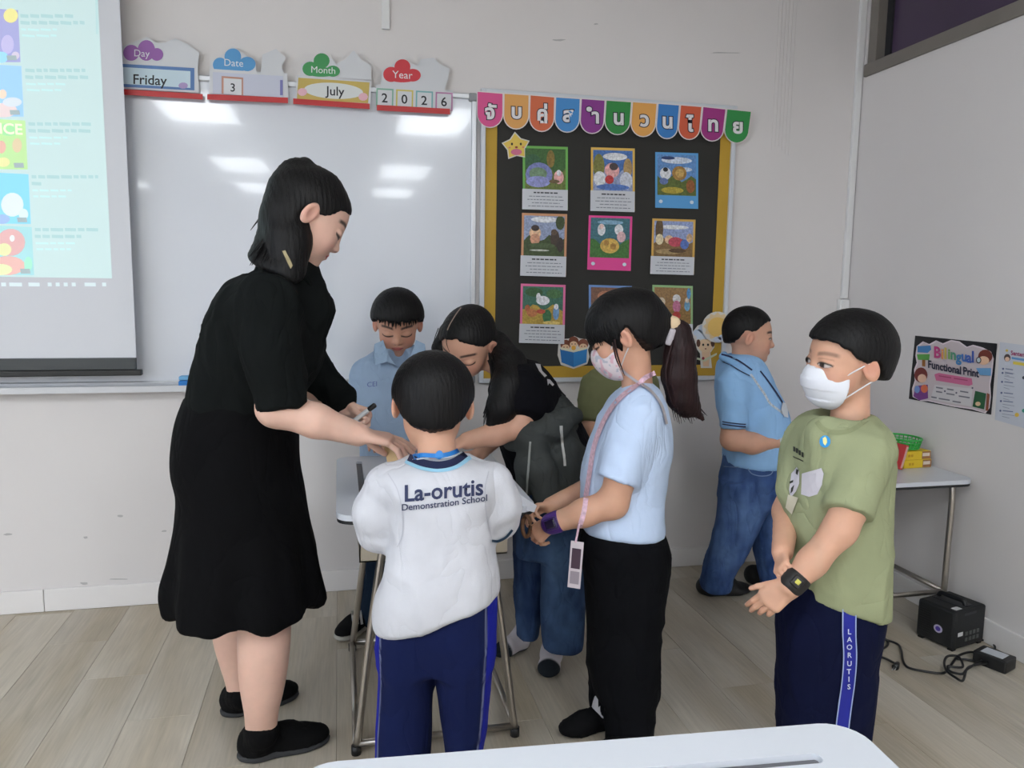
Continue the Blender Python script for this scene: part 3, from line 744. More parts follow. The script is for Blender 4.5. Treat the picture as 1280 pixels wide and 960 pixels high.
# the girl, the boy with a magnifier and the little blackboard
f.add(P8(circ(530, 400, 48, 16, 55)), paint(120, 50, 46)); f.add(P8(circ(538, 425, 32, 14, 32)), paint(232, 190, 164), 9)
f.add(P8([(490, 480), (580, 470), (582, 570), (520, 585), (475, 555)]), paint(124, 66, 140), 8); f.add(P8(circ(555, 500, 26, 12, 30)), paint(224, 116, 80), 9); f.add(P8(circ(502, 505, 20, 10, 28)), paint(120, 150, 206), 10)
f.add(P8(circ(998, 265, 52, 16, 50)), paint(116, 52, 40), 8); f.add(P8(circ(985, 295, 42, 14, 32)), paint(234, 192, 160), 9); f.add(P8(circ(950, 292, 20, 14, 24)), paint(70, 64, 70), 10); f.add(P8(circ(950, 292, 13, 12, 17)), paint(206, 220, 224), 11)
f.add(P8([(930, 350), (1040, 350), (1040, 405), (960, 400)]), paint(110, 164, 210), 10)
f.add(P8([(925, 515), (1005, 535), (990, 650), (905, 630)]), paint(40, 92, 58), 9); f.add(P8([(1010, 530), (1030, 540), (1020, 660), (1000, 660)]), paint(140, 80, 56), 9); f.add(P8(circ(945, 610, 20, 10, 16)), paint(222, 190, 150), 10)
f.add(P8([(630, 470), (905, 500), (895, 630), (600, 575)]), paint(212, 208, 210), 6)
f.lay = 12
sl = 0.145
for ch, cx, cy, c in (('B', 648, 240, (190, 66, 130)), ('i', 686, 250, (222, 150, 80)), ('l', 708, 247, (200, 180, 90)), ('i', 735, 250, (120, 170, 90)), ('n', 765, 255, (80, 150, 120)), ('g', 805, 270, (70, 130, 180)), ('u', 845, 268, (66, 110, 180)), ('a', 880, 276, (70, 100, 180)), ('l', 908, 272, (60, 90, 170))):
    f.text(ch, 1060 + cx * .1719, 400 + cy * .1718, 14 if ch in 'Bl' else 12.8, paint(*c), 0.035, sl, 0.82, lay=13)
for word, cx, cy in (('Functional', 702, 347), ('Print', 893, 382)):
    f.text(word, 1060 + cx * .1719, 400 + cy * .1718, 9.6, paint(32, 36, 62), 0.03, 0.2, 0.76, lay=13)
g = paint(120, 120, 130)
for (xa, ya, w) in ((640, 485, 50), (720, 497, 48), (815, 513, 60), (640, 515, 45), (715, 530, 60), (805, 548, 80), (605, 555, 40), (660, 566, 80), (760, 586, 60)):
    f.add(P8([(xa, ya), (xa + w, ya + w * .16), (xa + w, ya + w * .16 + 10), (xa, ya + 10)]), g, 8)
for (xa, ya, w) in ((660, 402, 90), (770, 420, 100)):
    f.add(P8([(xa, ya), (xa + w, ya + w * .16), (xa + w, ya + w * .16 + 8), (xa, ya + 8)]), paint(170, 70, 112), 8)
for cx, cy in ((704, 518), (788, 530), (905, 495)): f.add(P8(circ(cx, cy, 7, 8)), paint(90, 90, 110), 8)
f.build('poster_print', bp_)
sp_ = thing('sentence_sheet', 'white laminated sheet with a sentence list beside the black poster', 'poster')
plate('sheet', [(1250, 427.5), (1330, 438), (1326, 549), (1243.5, 524.5)], rightwall(0.0006), 0.0, 0.0012, paint(200, 204, 214, .3), sp_)
f = Flat(rightwall(0.0021)); f.lay = 0
f.text('Senten', 1272, 442.5, 5.6, paint(150, 44, 96), 0.03, 0.15, 0.8)
f.add(P8([(1190, 268), (1400, 300), (1400, 318), (1190, 284)]), paint(100, 150, 200), 1); f.add(P8([(1200, 300), (1400, 330), (1400, 352), (1200, 322)]), paint(224, 202, 80), 1)
f.add(P8(circ(1158, 275, 24, 12, 28)), paint(70, 54, 56), 1); f.add(P8(circ(1158, 285, 17, 10, 17)), paint(230, 196, 170), 2); f.add(P8([(1140, 305), (1176, 308), (1180, 330), (1138, 328)]), paint(206, 210, 222), 2); f.add(P8(circ(1155, 222, 10, 8)), paint(224, 196, 90), 1)
for k_, y in enumerate((355, 385, 450, 530, 590, 660)):
    f.add(P8(circ(1128 - k_ * 4, y, 8, 8)), paint(90, 100, 140), 1)
    f.add(P8([(1145 - k_ * 4, y - 4), (1200, y + 4), (1200, y + 11), (1145 - k_ * 4, y + 3)]), paint(110, 120, 150), 1)
    for d_ in (20, 38): f.add(P8([(1140 - k_ * 4, y + d_), (1250 - d_ * 2, y + d_ + 14), (1250 - d_ * 2, y + d_ + 18), (1140 - k_ * 4, y + d_ + 5)]), paint(150, 156, 172), 1)
f.add(P8(circ(1228, 690, 16, 10)), paint(226, 190, 80), 1); f.add(P8(circ(1278, 420, 12, 10)), paint(60, 66, 80), 1); f.add(P8(circ(1278, 660, 14, 10)), paint(60, 150, 130), 1)
f.build('sheet_print', sp_)

# ------------------------------------------------------------------ student desks
M_lam = mat('white laminate', (206, 210, 218), 0.32, var=0.01, scale=5)
M_edge = mat('black edge band', (30, 32, 34), 0.5)
M_tray = mat('beige steel book tray', (176, 166, 148), 0.55, var=0.04)
def filled(outer, hole, z0, z1, name):
    cu = bpy.data.curves.new(name, 'CURVE'); cu.dimensions = '2D'; cu.fill_mode = 'BOTH'
    for pts in (outer, hole):
        if not pts: continue
        s = cu.splines.new('POLY'); s.points.add(len(pts) - 1); s.use_cyclic_u = True
        for i_, (x, y) in enumerate(pts): s.points[i_].co = (x, y, 0, 1)
    cu.extrude = (z1 - z0) / 2
    o = bpy.data.objects.new(name, cu); COL.objects.link(o)
    dg = bpy.context.evaluated_depsgraph_get(); dg.update()
    me = bpy.data.meshes.new_from_object(o.evaluated_get(dg))
    bpy.data.objects.remove(o); bpy.data.curves.remove(cu)
    me.materials.clear()
    for v in me.vertices: v.co.z += (z0 + z1) / 2
    return me
def desk(label, loc, rotz, w, d, zt, legs=True, inset=0.045, splay=0.0, splayy=None, slot=True, rail_z=0.015, tray=True):
    """w along local x, d along local y, pencil slot near the +y edge; the origin is the desk's centre on the floor"""
    r = thing('student_desk', label, 'desk', loc, rotz, 'white student desks')
    out = rrect(-w / 2, w / 2, -d / 2, d / 2, 0.05)
    sl_ = rrect(-0.22 * w / 0.72 - 0.06, 0.22 * w / 0.72 + 0.06, d / 2 - 0.085, d / 2 - 0.065, 0.0095) if slot else None
    link_mesh('desk_top', filled(out, sl_, zt - 0.016, zt, 'desk_top'), M_lam, r)
    link_mesh('edge_band', filled(rrect(-w / 2 + .002, w / 2 - .002, -d / 2 + .002, d / 2 - .002, 0.048), None, zt - 0.026, zt - 0.0165, 'edge_band'), M_edge, r)
    if slot: box('pencil_groove', -0.22 * w / 0.72 - 0.058, 0.22 * w / 0.72 + 0.058, d / 2 - 0.084, d / 2 - 0.066, zt - 0.0163, zt - 0.008, mat('grey groove', (96, 96, 100), 0.6), r)
    if tray:
        bm = bmesh.new(); tz0 = zt - 0.155
        for q in ((-w / 2 + .07, w / 2 - .07, -d / 2 + .07, d / 2 - .06, tz0, tz0 + .004), (-w / 2 + .07, -w / 2 + .074, -d / 2 + .07, d / 2 - .06, tz0, zt - .0265), (w / 2 - .074, w / 2 - .07, -d / 2 + .07, d / 2 - .06, tz0, zt - .0265), (-w / 2 + .07, w / 2 - .07, d / 2 - .064, d / 2 - .06, tz0, zt - .0265)):
            bx(bm, *q)
        obj('book_tray', bm, M_tray, r)
    zt2 = zt - 0.03
    fx, fy = w / 2 - inset, d / 2 - inset
    for sx in (-1, 1):
        for sy in (-1, 1):
            bm = bmesh.new()
            top = Vector((sx * (fx - (splay if splayy is None else splayy)), sy * (fy - splay), zt2)); ft = Vector((sx * fx, sy * fy, 0.012))
            inn = Vector((sx * (fx - (splay if splayy is None else splayy) - .06), sy * (fy - splay), zt2 - 0.004))
            tube(bm, catmull([inn, top + Vector((-sx * .02, 0, -.006)), top + Vector((0, 0, -.035)), top.lerp(ft, .5), ft], 5), 0.0115, 10)
            lg = obj('leg', bm, M_chrome, r, True)
            bm = bmesh.new(); tube(bm, [ft + Vector((0, 0, .014)), ft + Vector((0, 0, -.0115))], 0.014, 10)
            obj('foot_cap', bm, M_black, lg)
    e = 0.0 if rail_z < .1 else splay * rail_z / zt
    for (p_, q_) in (((-fx + e, fy - e), (fx - e, fy - e)), ((-fx + e, -fy + e), (fx - e, -fy + e)), ((-fx + e, -fy + e), (-fx + e, fy - e)), ((fx - e, -fy + e), (fx - e, fy - e))):
        bm = bmesh.new(); tube(bm, [(p_[0], p_[1], rail_z), (q_[0], q_[1], rail_z)], 0.010, 10)
        obj('floor_rail', bm, M_chrome, r, True)
    return r
# centre desk: slot along its left edge, so local +y points to world -x
desk('white desk with a dark pencil slot behind the white school shirt', (0.257, 2.365, 0), math.pi / 2, 0.72, 0.545, 0.70, inset=0.045, splay=0.085, splayy=0.03, rail_z=0.03)
# near desk
a = fl(1040, 903, .70); b_ = fl(400, 953, .70)
ang = math.atan2(a[1] - b_[1], a[0] - b_[0])
ux = np.array([math.cos(ang), math.sin(ang)]); uy = np.array([-math.sin(ang), math.cos(ang)])
far_mid = (a[:2] + b_[:2]) / 2
c_ = far_mid - uy * 0.25
desk('white desk corner with a long pencil slot facing the group', (c_[0], c_[1], 0), ang, np.linalg.norm(a[:2] - b_[:2]) + 0.055, 0.50, 0.70)
c2 = c_ - ux * 0.80 - uy * 0.012
desk('white desk of which only a rounded corner shows', (c2[0], c2[1], 0), ang, 0.72, 0.50, 0.70)
# desk in the corner by the side wall
desk('low white desk pushed into the corner under the black poster', (2.088, 2.758, 0), math.pi / 2, 0.72, 0.54, 0.60, inset=0.055, slot=False, rail_z=0.14, splay=0.0, tray=False)

# things on the corner desk
ZD = 0.6005
def yellow_box(z0, label, dx):
    a1 = onD(1118, 580, 1); r = thing('card_box', label, 'box', (2.20 + dx, 2.60, z0), 0.06, 'yellow card boxes on the corner desk')
    box('box_body', 0, 0.135, 0, 0.19, 0, 0.034, mat('yellow carton', (224, 190, 40), 0.5, var=0.05), r, 0.002)
    box('box_end', 0.092, 0.1352, -0.0008, 0.19, 0.0015, 0.0325, mat('brown carton print', (158, 112, 70), 0.5), r, 0.001)
    box('name_label', 0.094, 0.128, -0.0016, -0.0009, 0.013, 0.026, paint(222, 206, 190), r)
    for k in range(2): box('print_mark', 0.024 + 0.014 * k, 0.034 + 0.014 * k, -0.0008, -0.0002, 0.012, 0.022, paint(196, 150, 30), r)
yellow_box(ZD, 'yellow and brown card box lying on the corner desk', 0.0)
yellow_box(ZD + 0.0345, 'yellow and brown card box on top of its twin', -0.006)
def basket(name, label, loc, rx, ry, h, m, rows=3, cols=26):
    r = thing(name, label, 'basket', loc)
    bm = bmesh.new()
    for zf, k in ((0.004, 0.86), (h, 1.0)):
        tube(bm, [(rx * k * math.cos(2 * math.pi * i / 28), ry * k * math.sin(2 * math.pi * i / 28), zf) for i in range(28)], 0.004, 6, closed=True)
    obj('rim', bm, m, r, True)
    bm = bmesh.new()
    for i in range(cols):
        a = 2 * math.pi * i / cols
        tube(bm, [(rx * .86 * math.cos(a), ry * .86 * math.sin(a), .004), (rx * math.cos(a), ry * math.sin(a), h)], 0.0022, 5)
    for j in range(1, rows):
        k = 0.86 + .14 * j / rows
        tube(bm, [(rx * k * math.cos(2 * math.pi * i / 28), ry * k * math.sin(2 * math.pi * i / 28), h * j / rows) for i in range(28)], 0.002, 5, closed=True)
    w_ = obj('lattice', bm, m, r); tag(w_, kind='stuff')
    bm = bmesh.new(); poly_prism(bm, circ(0, 0, rx * .86, 28, ry * .86), 0.0008, 0.003, lambda u, v, t: (u, v, t)); obj('bottom', bm, m, r)
basket('plastic_basket', 'small green plastic lattice basket on the yellow card boxes', (2.262, 2.69, ZD + 0.0695), 0.062, 0.08, 0.04, mat('green plastic', (52, 178, 76), 0.4))
basket('plastic_basket', 'pink plastic basket standing by the jeans boy', (2.02, 2.93, ZD), 0.10, 0.085, 0.075, mat('pink plastic', (222, 92, 120), 0.4))
rd = thing('red_folder', 'red folder leaning against the yellow card boxes', 'folder', (2.165, 2.64, ZD), 0.1)
bm = bmesh.new(); bx(bm, -0.007, 0.007, -0.06, 0.07, 0.0, 0.10, 0.002); bmesh.ops.rotate(bm, verts=bm.verts, cent=(0, 0, 0), matrix=Matrix.Rotation(math.radians(16), 3, 'Y')); bmesh.ops.translate(bm, verts=bm.verts, vec=(0, 0, .0025)); obj('cover', bm, mat('red card', (196, 62, 62), 0.5), rd)
bm = bmesh.new(); bx(bm, -0.005, 0.005, -0.0608, -0.0602, 0.006, 0.094); bmesh.ops.rotate(bm, verts=bm.verts, cent=(0, 0, 0), matrix=Matrix.Rotation(math.radians(16), 3, 'Y')); bmesh.ops.translate(bm, verts=bm.verts, vec=(0, 0, .0025)); obj('page_edges', bm, paint(206, 160, 150), rd)

# ------------------------------------------------------------------ portable speaker, adapter and cables
M_case = mat('black speaker case', (24, 26, 28), 0.55, bump=0.15, bscale=250)
spk = thing('portable_speaker', 'black portable amplifier box with a top handle against the wall', 'speaker', (2.168, 2.245, 0), math.radians(14))
box('case', 0, 0.182, 0, 0.150, 0.006, 0.152, M_case, spk, 0.010)
for xx in (.015, .165):
    for yy in (.015, .133): box('rubber_foot', xx - .01, xx + .01, yy - .01, yy + .01, 0.0003, 0.0062, M_black, spk)
bm = bmesh.new(); tube(bm, catmull([(.092, .025, .150), (.092, .03, .164), (.092, .045, .168), (.092, .11, .168), (.092, .125, .164), (.092, .13, .150)], 4), 0.009, 8); obj('handle', bm, M_black, spk, True)
box('control_panel', 0.06, 0.125, .02, .135, 0.1518, 0.1535, mat('panel grey', (44, 46, 50), 0.4), spk)
box('price_sticker', 0.02, 0.055, .012, .034, 0.1522, 0.1528, paint(206, 206, 208), spk)
bm = bmesh.new(); poly_prism(bm, circ(.062, .066, .017, 20, .015), 0.0, 0.0006, lambda u, v, t: (-0.0005 - t, u, v)); obj('round_badge', bm, paint(186, 180, 206), spk)
bm = bmesh.new(); poly_prism(bm, circ(.062, .066, .010, 16, .009), 0.0006, 0.001, lambda u, v, t: (-0.0005 - t, u, v)); obj('badge_print', bm, paint(70, 50, 150), spk)
box('white_tag', 0.022, 0.05, -.0008, -.0001, .055, .07, paint(206, 206, 206), spk)
box('vent_slot', 0.05, 0.12, -.001, -.0002, .13, .138, mat('panel grey', (44, 46, 50), 0.4), spk)
bm = bmesh.new()
for i_ in range(4):
    for j_ in range(2): bx(bm, 0.064 + .022 * i_, 0.078 + .022 * i_, -.0022, -.0001, .03 + .022 * j_, .044 + .022 * j_)
obj('socket_panel', bm, mat('socket grey', (96, 100, 98), 0.4, metal=0.4), spk)
bm = bmesh.new()
for k in range(11): bx(bm, -0.002, -.0001, .095, .138, .12 - .009 * k, .124 - .009 * k)
obj('speaker_grille', bm, mat('grille black', (16, 17, 19), 0.5), spk)
ad_p = fl(1242, 832); ad_ = thing('power_adapter', 'black power adapter brick with a white label on the floor', 'adapter', (ad_p[0], ad_p[1], 0), math.radians(22))
box('brick', -.04, .04, -.055, .055, 0.0006, 0.046, M_black, ad_, 0.005)
box('label_sticker', -.026, .026, -.036, .036, 0.0462, 0.0468, paint(192, 196, 204), ad_)
def cable(name, label, pxs, r, z=0.006):
    pts = [fl(x, y, z) for x, y in pxs]
    o = thing(name, label, 'cable', (pts[0][0], pts[0][1], 0))
    bm = bmesh.new(); tube(bm, catmull([np.array([p_[0] - pts[0][0], p_[1] - pts[0][1], z + (.002 * (i_ % 3))]) for i_, p_ in enumerate(pts)], 7), r, 7)
    obj('cord', bm, M_black, o, True)
    return o, pts
def e4(pts): return [(1090 + x * 0.20833, 660 + y * 0.20833) for x, y in pts]
cable('charging_cable', 'long black power cord looping across the planks', e4([(-80, 640), (-20, 650), (30, 648), (80, 665), (96, 700), (60, 730), (10, 705), (0, 680), (60, 672), (150, 695), (175, 735), (185, 800), (215, 835), (300, 860), (420, 878), (460, 840), (520, 770), (600, 750), (645, 775), (630, 800), (560, 795), (500, 785)]), 0.0042)
cable('charging_cable', 'black cord bundle looping up to the adapter', e4([(690, 810), (620, 825), (570, 850), (545, 915), (500, 900), (445, 860), (435, 800), (460, 770), (520, 780), (545, 830), (500, 840), (455, 835), (470, 860), (540, 880), (575, 850), (680, 780)]), 0.0042, 0.02)
cable('charging_cable', 'short black lead running from the speaker to the adapter', e4([(645, 672), (690, 678), (730, 705), (735, 730), (700, 740)]), 0.0042)
o_, pp = cable('power_plug', 'black mains plug with its cord end lying on the floor', e4([(-80, 740), (0, 765), (70, 785), (130, 808), (152, 822)]), 0.0042)
d0 = pp[0]; d1 = fl(*e4([(140, 838)])[0], .01)
bm = bmesh.new(); tube(bm, [(pp[-1][0] - d0[0], pp[-1][1] - d0[1], .012), (d1[0] - d0[0], d1[1] - d0[1], .012)], [.008, .0115], 10); obj('plug_body', bm, M_black, o_, True)
d2 = fl(*e4([(128, 855)])[0], .01)
for k in (-1, 1):
    bm = bmesh.new(); tube(bm, [(d1[0] - d0[0] + .005 * k, d1[1] - d0[1], .012), (d2[0] - d0[0] + .005 * k, d2[1] - d0[1], .012)], .0018, 6); obj('pin', bm, M_alu, o_, True)
# ------------------------------------------------------------------ implicit-surface modelling for the people
def V(*a): return np.array(a, dtype=np.float64)
def pt(px, py, D):
    P = onD(px, py, D); return V(P @ HR, P @ HF, P[2])
def ptz(px, py, z):
    P = fl(px, py, z); return V(P @ HR, P @ HF, P[2])
def to_world(p):
    p = np.asarray(p); return np.outer(p[:, 0], HR) + np.outer(p[:, 1], HF) + np.outer(p[:, 2], V(0, 0, 1))
def pxm(P):
    """metres per photo pixel at a point of the heading frame"""
    w = P[0] * HR + P[1] * HF + V(0, 0, P[2]) - C0
    return float(w @ CAMR[2]) / F_PX
def _h(ix, iy, iz, s):
    n = (ix * 374761393 + iy * 668265263 + iz * 2147483647 + s * 1274126177) & 0xFFFFFFFF
    n = ((n ^ (n >> 13)) * 1274126177) & 0xFFFFFFFF
    return ((n ^ (n >> 16)) & 0xFFFF) / 32767.5 - 1.0
def vnoise(p, s=0):
    i = np.floor(p).astype(np.int64); f = p - i; u = f * f * (3 - 2 * f)
    o = 0
    for dx in (0, 1):
        for dy in (0, 1):
            for dz in (0, 1):
                w = (u[:, 0] if dx else 1 - u[:, 0]) * (u[:, 1] if dy else 1 - u[:, 1]) * (u[:, 2] if dz else 1 - u[:, 2])
                o = o + w * _h(i[:, 0] + dx, i[:, 1] + dy, i[:, 2] + dz, s)
    return o
def smin(a, b, k):
    if k <= 0: return np.minimum(a, b)
    h = np.maximum(k - np.abs(a - b), 0) / k
    return np.minimum(a, b) - h * h * k * 0.25
class Field:
    def __init__(self): self.pr = []
    def add(self, fn, lo, hi, op='u', k=0.02):
        self.pr.append((fn, np.array(lo, float), np.array(hi, float), op, k)); return self
    def cone(self, a, b, ra, rb, k=0.02, flat=None, op='u'):
        """tapered capsule; flat=(axis, factor) squeezes it along an axis"""
        a = np.array(a, float); b = np.array(b, float); ab = b - a; L2 = float(ab @ ab) + 1e-12
        if flat is not None: ax = np.array(flat[0], float); ax = ax / np.linalg.norm(ax); fk = flat[1]
        def fn(p):
            w = p - a; t = np.clip(w @ ab / L2, 0, 1)
            q = w - t[..., None] * ab
            if flat is not None:
                c = q @ ax; q = q + (c * (1 / fk - 1))[..., None] * ax
            d = np.sqrt((q * q).sum(-1)) - (ra + (rb - ra) * t)
            return d * (min(1.0, fk) if flat is not None else 1.0)
        R = max(ra, rb) * (max(1.0, flat[1]) if flat is not None else 1.0)
        return self.add(fn, np.minimum(a, b) - R, np.maximum(a, b) + R, op, k)
    def chain(self, pts, rad, k=0.02, flat=None):
        for i in range(len(pts) - 1): self.cone(pts[i], pts[i + 1], rad[i], rad[i + 1], k, flat)
        return self
    def ell(self, c, r, R=None, k=0.02, op='u'):
        c = np.array(c, float); r = np.array(r, float); R = np.eye(3) if R is None else R
        def fn(p):
            q = (p - c) @ R
            k0 = np.sqrt(((q / r) ** 2).sum(-1)); k1 = np.sqrt(((q / (r * r)) ** 2).sum(-1)) + 1e-9
            return k0 * (k0 - 1) / k1
        m = np.abs(R) @ r
        return self.add(fn, c - m, c + m, op, k)
    def rbox(self, c, r, R=None, rad=0.01, k=0.02, op='u'):
        c = np.array(c, float); r = np.array(r, float); R = np.eye(3) if R is None else R
        def fn(p):
            q = np.abs((p - c) @ R) - (r - rad)
            return np.sqrt((np.maximum(q, 0) ** 2).sum(-1)) + np.minimum(q.max(-1), 0) - rad
        m = np.abs(R) @ r
        return self.add(fn, c - m, c + m, op, k)
    def plane(self, c, n, k=0.01):
        """keep the side opposite to n"""
        c = np.array(c, float); n = np.array(n, float); n = n / np.linalg.norm(n)
        return self.add(lambda p: (p - c) @ n, c - 9, c + 9, 'i', k)
    def loft(self, rows, k=0.03, e=2.2, frame=None, op='u', cap=0.012, yaw=0.0):
        """rows: (centre, half width along x, half depth along y) along the frame's z axis"""
        Fm = np.eye(3) if frame is None else frame
        rows = sorted([(np.array(c, float) @ Fm, a, b) for c, a, b in rows], key=lambda t: t[0][2])
        zs = np.array([r[0][2] for r in rows]); arr = np.array([[r[0][0], r[0][1], r[1], r[2]] for r in rows])
        zz = np.linspace(zs[0], zs[-1], 8 * len(zs))
        # monotone cubic resampling
        out = []
        for c in range(4):
            y = arr[:, c]; dl = np.diff(y) / np.maximum(np.diff(zs), 1e-6)
            m = np.concatenate([[dl[0]], (dl[1:] + dl[:-1]) / 2, [dl[-1]]])
            for i in range(len(dl)):
                if dl[i] == 0: m[i] = m[i + 1] = 0
            i = np.clip(np.searchsorted(zs, zz) - 1, 0, len(zs) - 2); h = zs[i + 1] - zs[i]; t = (zz - zs[i]) / np.maximum(h, 1e-6)
            out.append((2 * t**3 - 3 * t**2 + 1) * y[i] + (t**3 - 2 * t**2 + t) * h * m[i] + (-2 * t**3 + 3 * t**2) * y[i + 1] + (t**3 - t**2) * h * m[i + 1])
        cs, sn = math.cos(yaw), math.sin(yaw)
        def fn(p):
            q = p @ Fm; z = q[..., 2]
            cx = np.interp(z, zz, out[0]); cy = np.interp(z, zz, out[1]); rx = np.maximum(np.interp(z, zz, out[2]), .004); ry = np.maximum(np.interp(z, zz, out[3]), .004)
            x = q[..., 0] - cx; y = q[..., 1] - cy
            if yaw: x, y = x * cs + y * sn, -x * sn + y * cs
            kk = (np.abs(x / rx) ** e + np.abs(y / ry) ** e) ** (1 / e) + 1e-6
            ln = np.sqrt(x * x + y * y) + 1e-6
            d = np.maximum(ln * (1 - 1 / kk), -0.06) * 0.9
            dz = np.maximum(zs[0] - z, z - zs[-1])
            h = np.maximum(cap - np.abs(d - dz), 0) / cap
            return np.maximum(d, dz) + h * h * cap * .25
        R = max(arr[:, 2].max(), arr[:, 3].max())
        lo = np.array([arr[:, 0].min() - R, arr[:, 1].min() - R, zs[0]]); hi = np.array([arr[:, 0].max() + R, arr[:, 1].max() + R, zs[-1]])
        cor = np.array([[(lo, hi)[i][0], (lo, hi)[j][1], (lo, hi)[l][2]] for i in (0, 1) for j in (0, 1) for l in (0, 1)]) @ Fm.T
        return self.add(fn, cor.min(0), cor.max(0), op, k)
    def sleeve(self, a, b, ra, rb, k=0.03, f=1.0):
        a = np.array(a, float); b = np.array(b, float); z = (b - a) / np.linalg.norm(b - a)
        x = np.cross(V(0, 1, 0) if abs(z[1]) < .9 else V(1, 0, 0), z); x /= np.linalg.norm(x); y = np.cross(z, x)
        self.cone(a, a + (b - a) * .35, ra, ra, k)
        return self.loft([(a, ra, ra * f), (a + (b - a) * .5, (ra + rb) / 2, (ra + rb) / 2 * f), (b, rb, rb * f)], k, 2.0, np.stack([x, y, z], 1), cap=.005)
    def bounds(self):
        lo = np.min([p[1] for p in self.pr if p[3] == 'u'], axis=0); hi = np.max([p[2] for p in self.pr if p[3] == 'u'], axis=0)
        return lo, hi
    def volume(self, lo, hi, h):
        n = np.ceil((hi - lo) / h).astype(int) + 1
        ax = [lo[i] + h * np.arange(n[i]) for i in range(3)]
        d = np.full(n, 0.08)
        for fn, a, b, op, k in self.pr:
            mg = k + 3 * h + 0.004
            i0 = np.clip(np.floor((a - mg - lo) / h).astype(int), 0, n); i1 = np.clip(np.ceil((b + mg - lo) / h).astype(int) + 1, 0, n)
            if (i1 <= i0).any(): continue
            sl = tuple(slice(i0[i], i1[i]) for i in range(3))
            g = np.stack(np.meshgrid(ax[0][sl[0]], ax[1][sl[1]], ax[2][sl[2]], indexing='ij'), -1)
            v = fn(g)
            if op == 'u': d[sl] = smin(d[sl], v, k)
            elif op == 's': d[sl] = -smin(-d[sl], v, k)
            else: d[sl] = -smin(-d[sl], -v, k)
        return d
def surface(d, lo, h):
    """naive surface nets"""
    s = d < 0
    nx, ny, nz = d.shape
    c = np.zeros((nx - 1, ny - 1, nz - 1), np.int8)
    for i in (0, 1):
        for j in (0, 1):
            for k in (0, 1): c += s[i:nx - 1 + i, j:ny - 1 + j, k:nz - 1 + k]
    act = np.argwhere((c > 0) & (c < 8))
    if len(act) == 0: return np.zeros((0, 3)), np.zeros((0, 4), int)
    idx = np.full(c.shape, -1, np.int64); idx[tuple(act.T)] = np.arange(len(act))
    acc = np.zeros((len(act), 3)); cnt = np.zeros(len(act))
    cor = [(i, j, k) for i in (0, 1) for j in (0, 1) for k in (0, 1)]
    val = {q: d[act[:, 0] + q[0], act[:, 1] + q[1], act[:, 2] + q[2]] for q in cor}
    for q in cor:
        for a in range(3):
            if q[a] == 0:
                r = list(q); r[a] = 1; r = tuple(r)
                va, vb = val[q], val[r]; m = (va < 0) != (vb < 0)
                t = va / np.where(m, va - vb, 1)
                P = np.tile(np.array(q, float), (len(act), 1)); P[:, a] = t
                acc[m] += P[m]; cnt[m] += 1
    v = lo + h * (act + acc / cnt[:, None])
    qs = []
    for a in range(3):
        b, e = (a + 1) % 3, (a + 2) % 3
        s0 = [slice(None)] * 3; s1 = [slice(None)] * 3; s0[a] = slice(0, -1); s1[a] = slice(1, None)
        A, B = s[tuple(s0)], s[tuple(s1)]
        ed = np.argwhere(A != B)
        ed = ed[(ed[:, b] > 0) & (ed[:, e] > 0) & (ed[:, b] < d.shape[b] - 1) & (ed[:, e] < d.shape[e] - 1)]
        if len(ed) == 0: continue
        ins = A[tuple(ed.T)]
        def cell(db, de):
            q = ed.copy(); q[:, b] -= db; q[:, e] -= de
            return idx[tuple(q.T)]
        f = np.stack([cell(1, 1), cell(0, 1), cell(0, 0), cell(1, 0)], 1)
        f[~ins] = f[~ins][:, ::-1]
        qs.append(f)
    return v, np.concatenate(qs)
def normals(v, f):
    n = np.cross(v[f[:, 2]] - v[f[:, 0]], v[f[:, 3]] - v[f[:, 1]])
    o = np.zeros_like(v)
    for i in range(4): np.add.at(o, f[:, i], n)
    return o / (np.linalg.norm(o, axis=1)[:, None] + 1e-12)
def smooth_v(v, f, it=1, w=0.5):
    for _ in range(it):
        a = np.zeros_like(v); c = np.zeros(len(v))
        for i in range(4):
            for j in (1, 3):
                np.add.at(a, f[:, i], v[f[:, (i + j) % 4]]); np.add.at(c, f[:, i], 1)
        v = v * (1 - w) + w * a / np.maximum(c, 1)[:, None]
    return v
def polygonise(F, h, fine=(), it=1):
    """coarse surface with finer patches: fine = [(lo, hi, voxel)]; all patches sample one field"""
    lo, hi = F.bounds(); lo = lo - 3 * h - 0.01; hi = hi + 3 * h + 0.01
    v, f = surface(F.volume(lo, hi, h), lo, h)
    v = smooth_v(v, f, it)
    for (a, b, hh) in fine:
        a = np.array(a, float); b = np.array(b, float)
        ctr = v[f].mean(1)
        ins = np.all((ctr > a + 2.2 * h) & (ctr < b - 2.2 * h), axis=1)
        f = f[~ins]
        v2, f2 = surface(F.volume(a, b, hh), a, hh)
        v2 = smooth_v(v2, f2, it)
        f = np.concatenate([f, f2 + len(v)]); v = np.concatenate([v, v2])
    used = np.unique(f); mp = np.full(len(v), -1); mp[used] = np.arange(len(used))
    return v[used], mp[f]
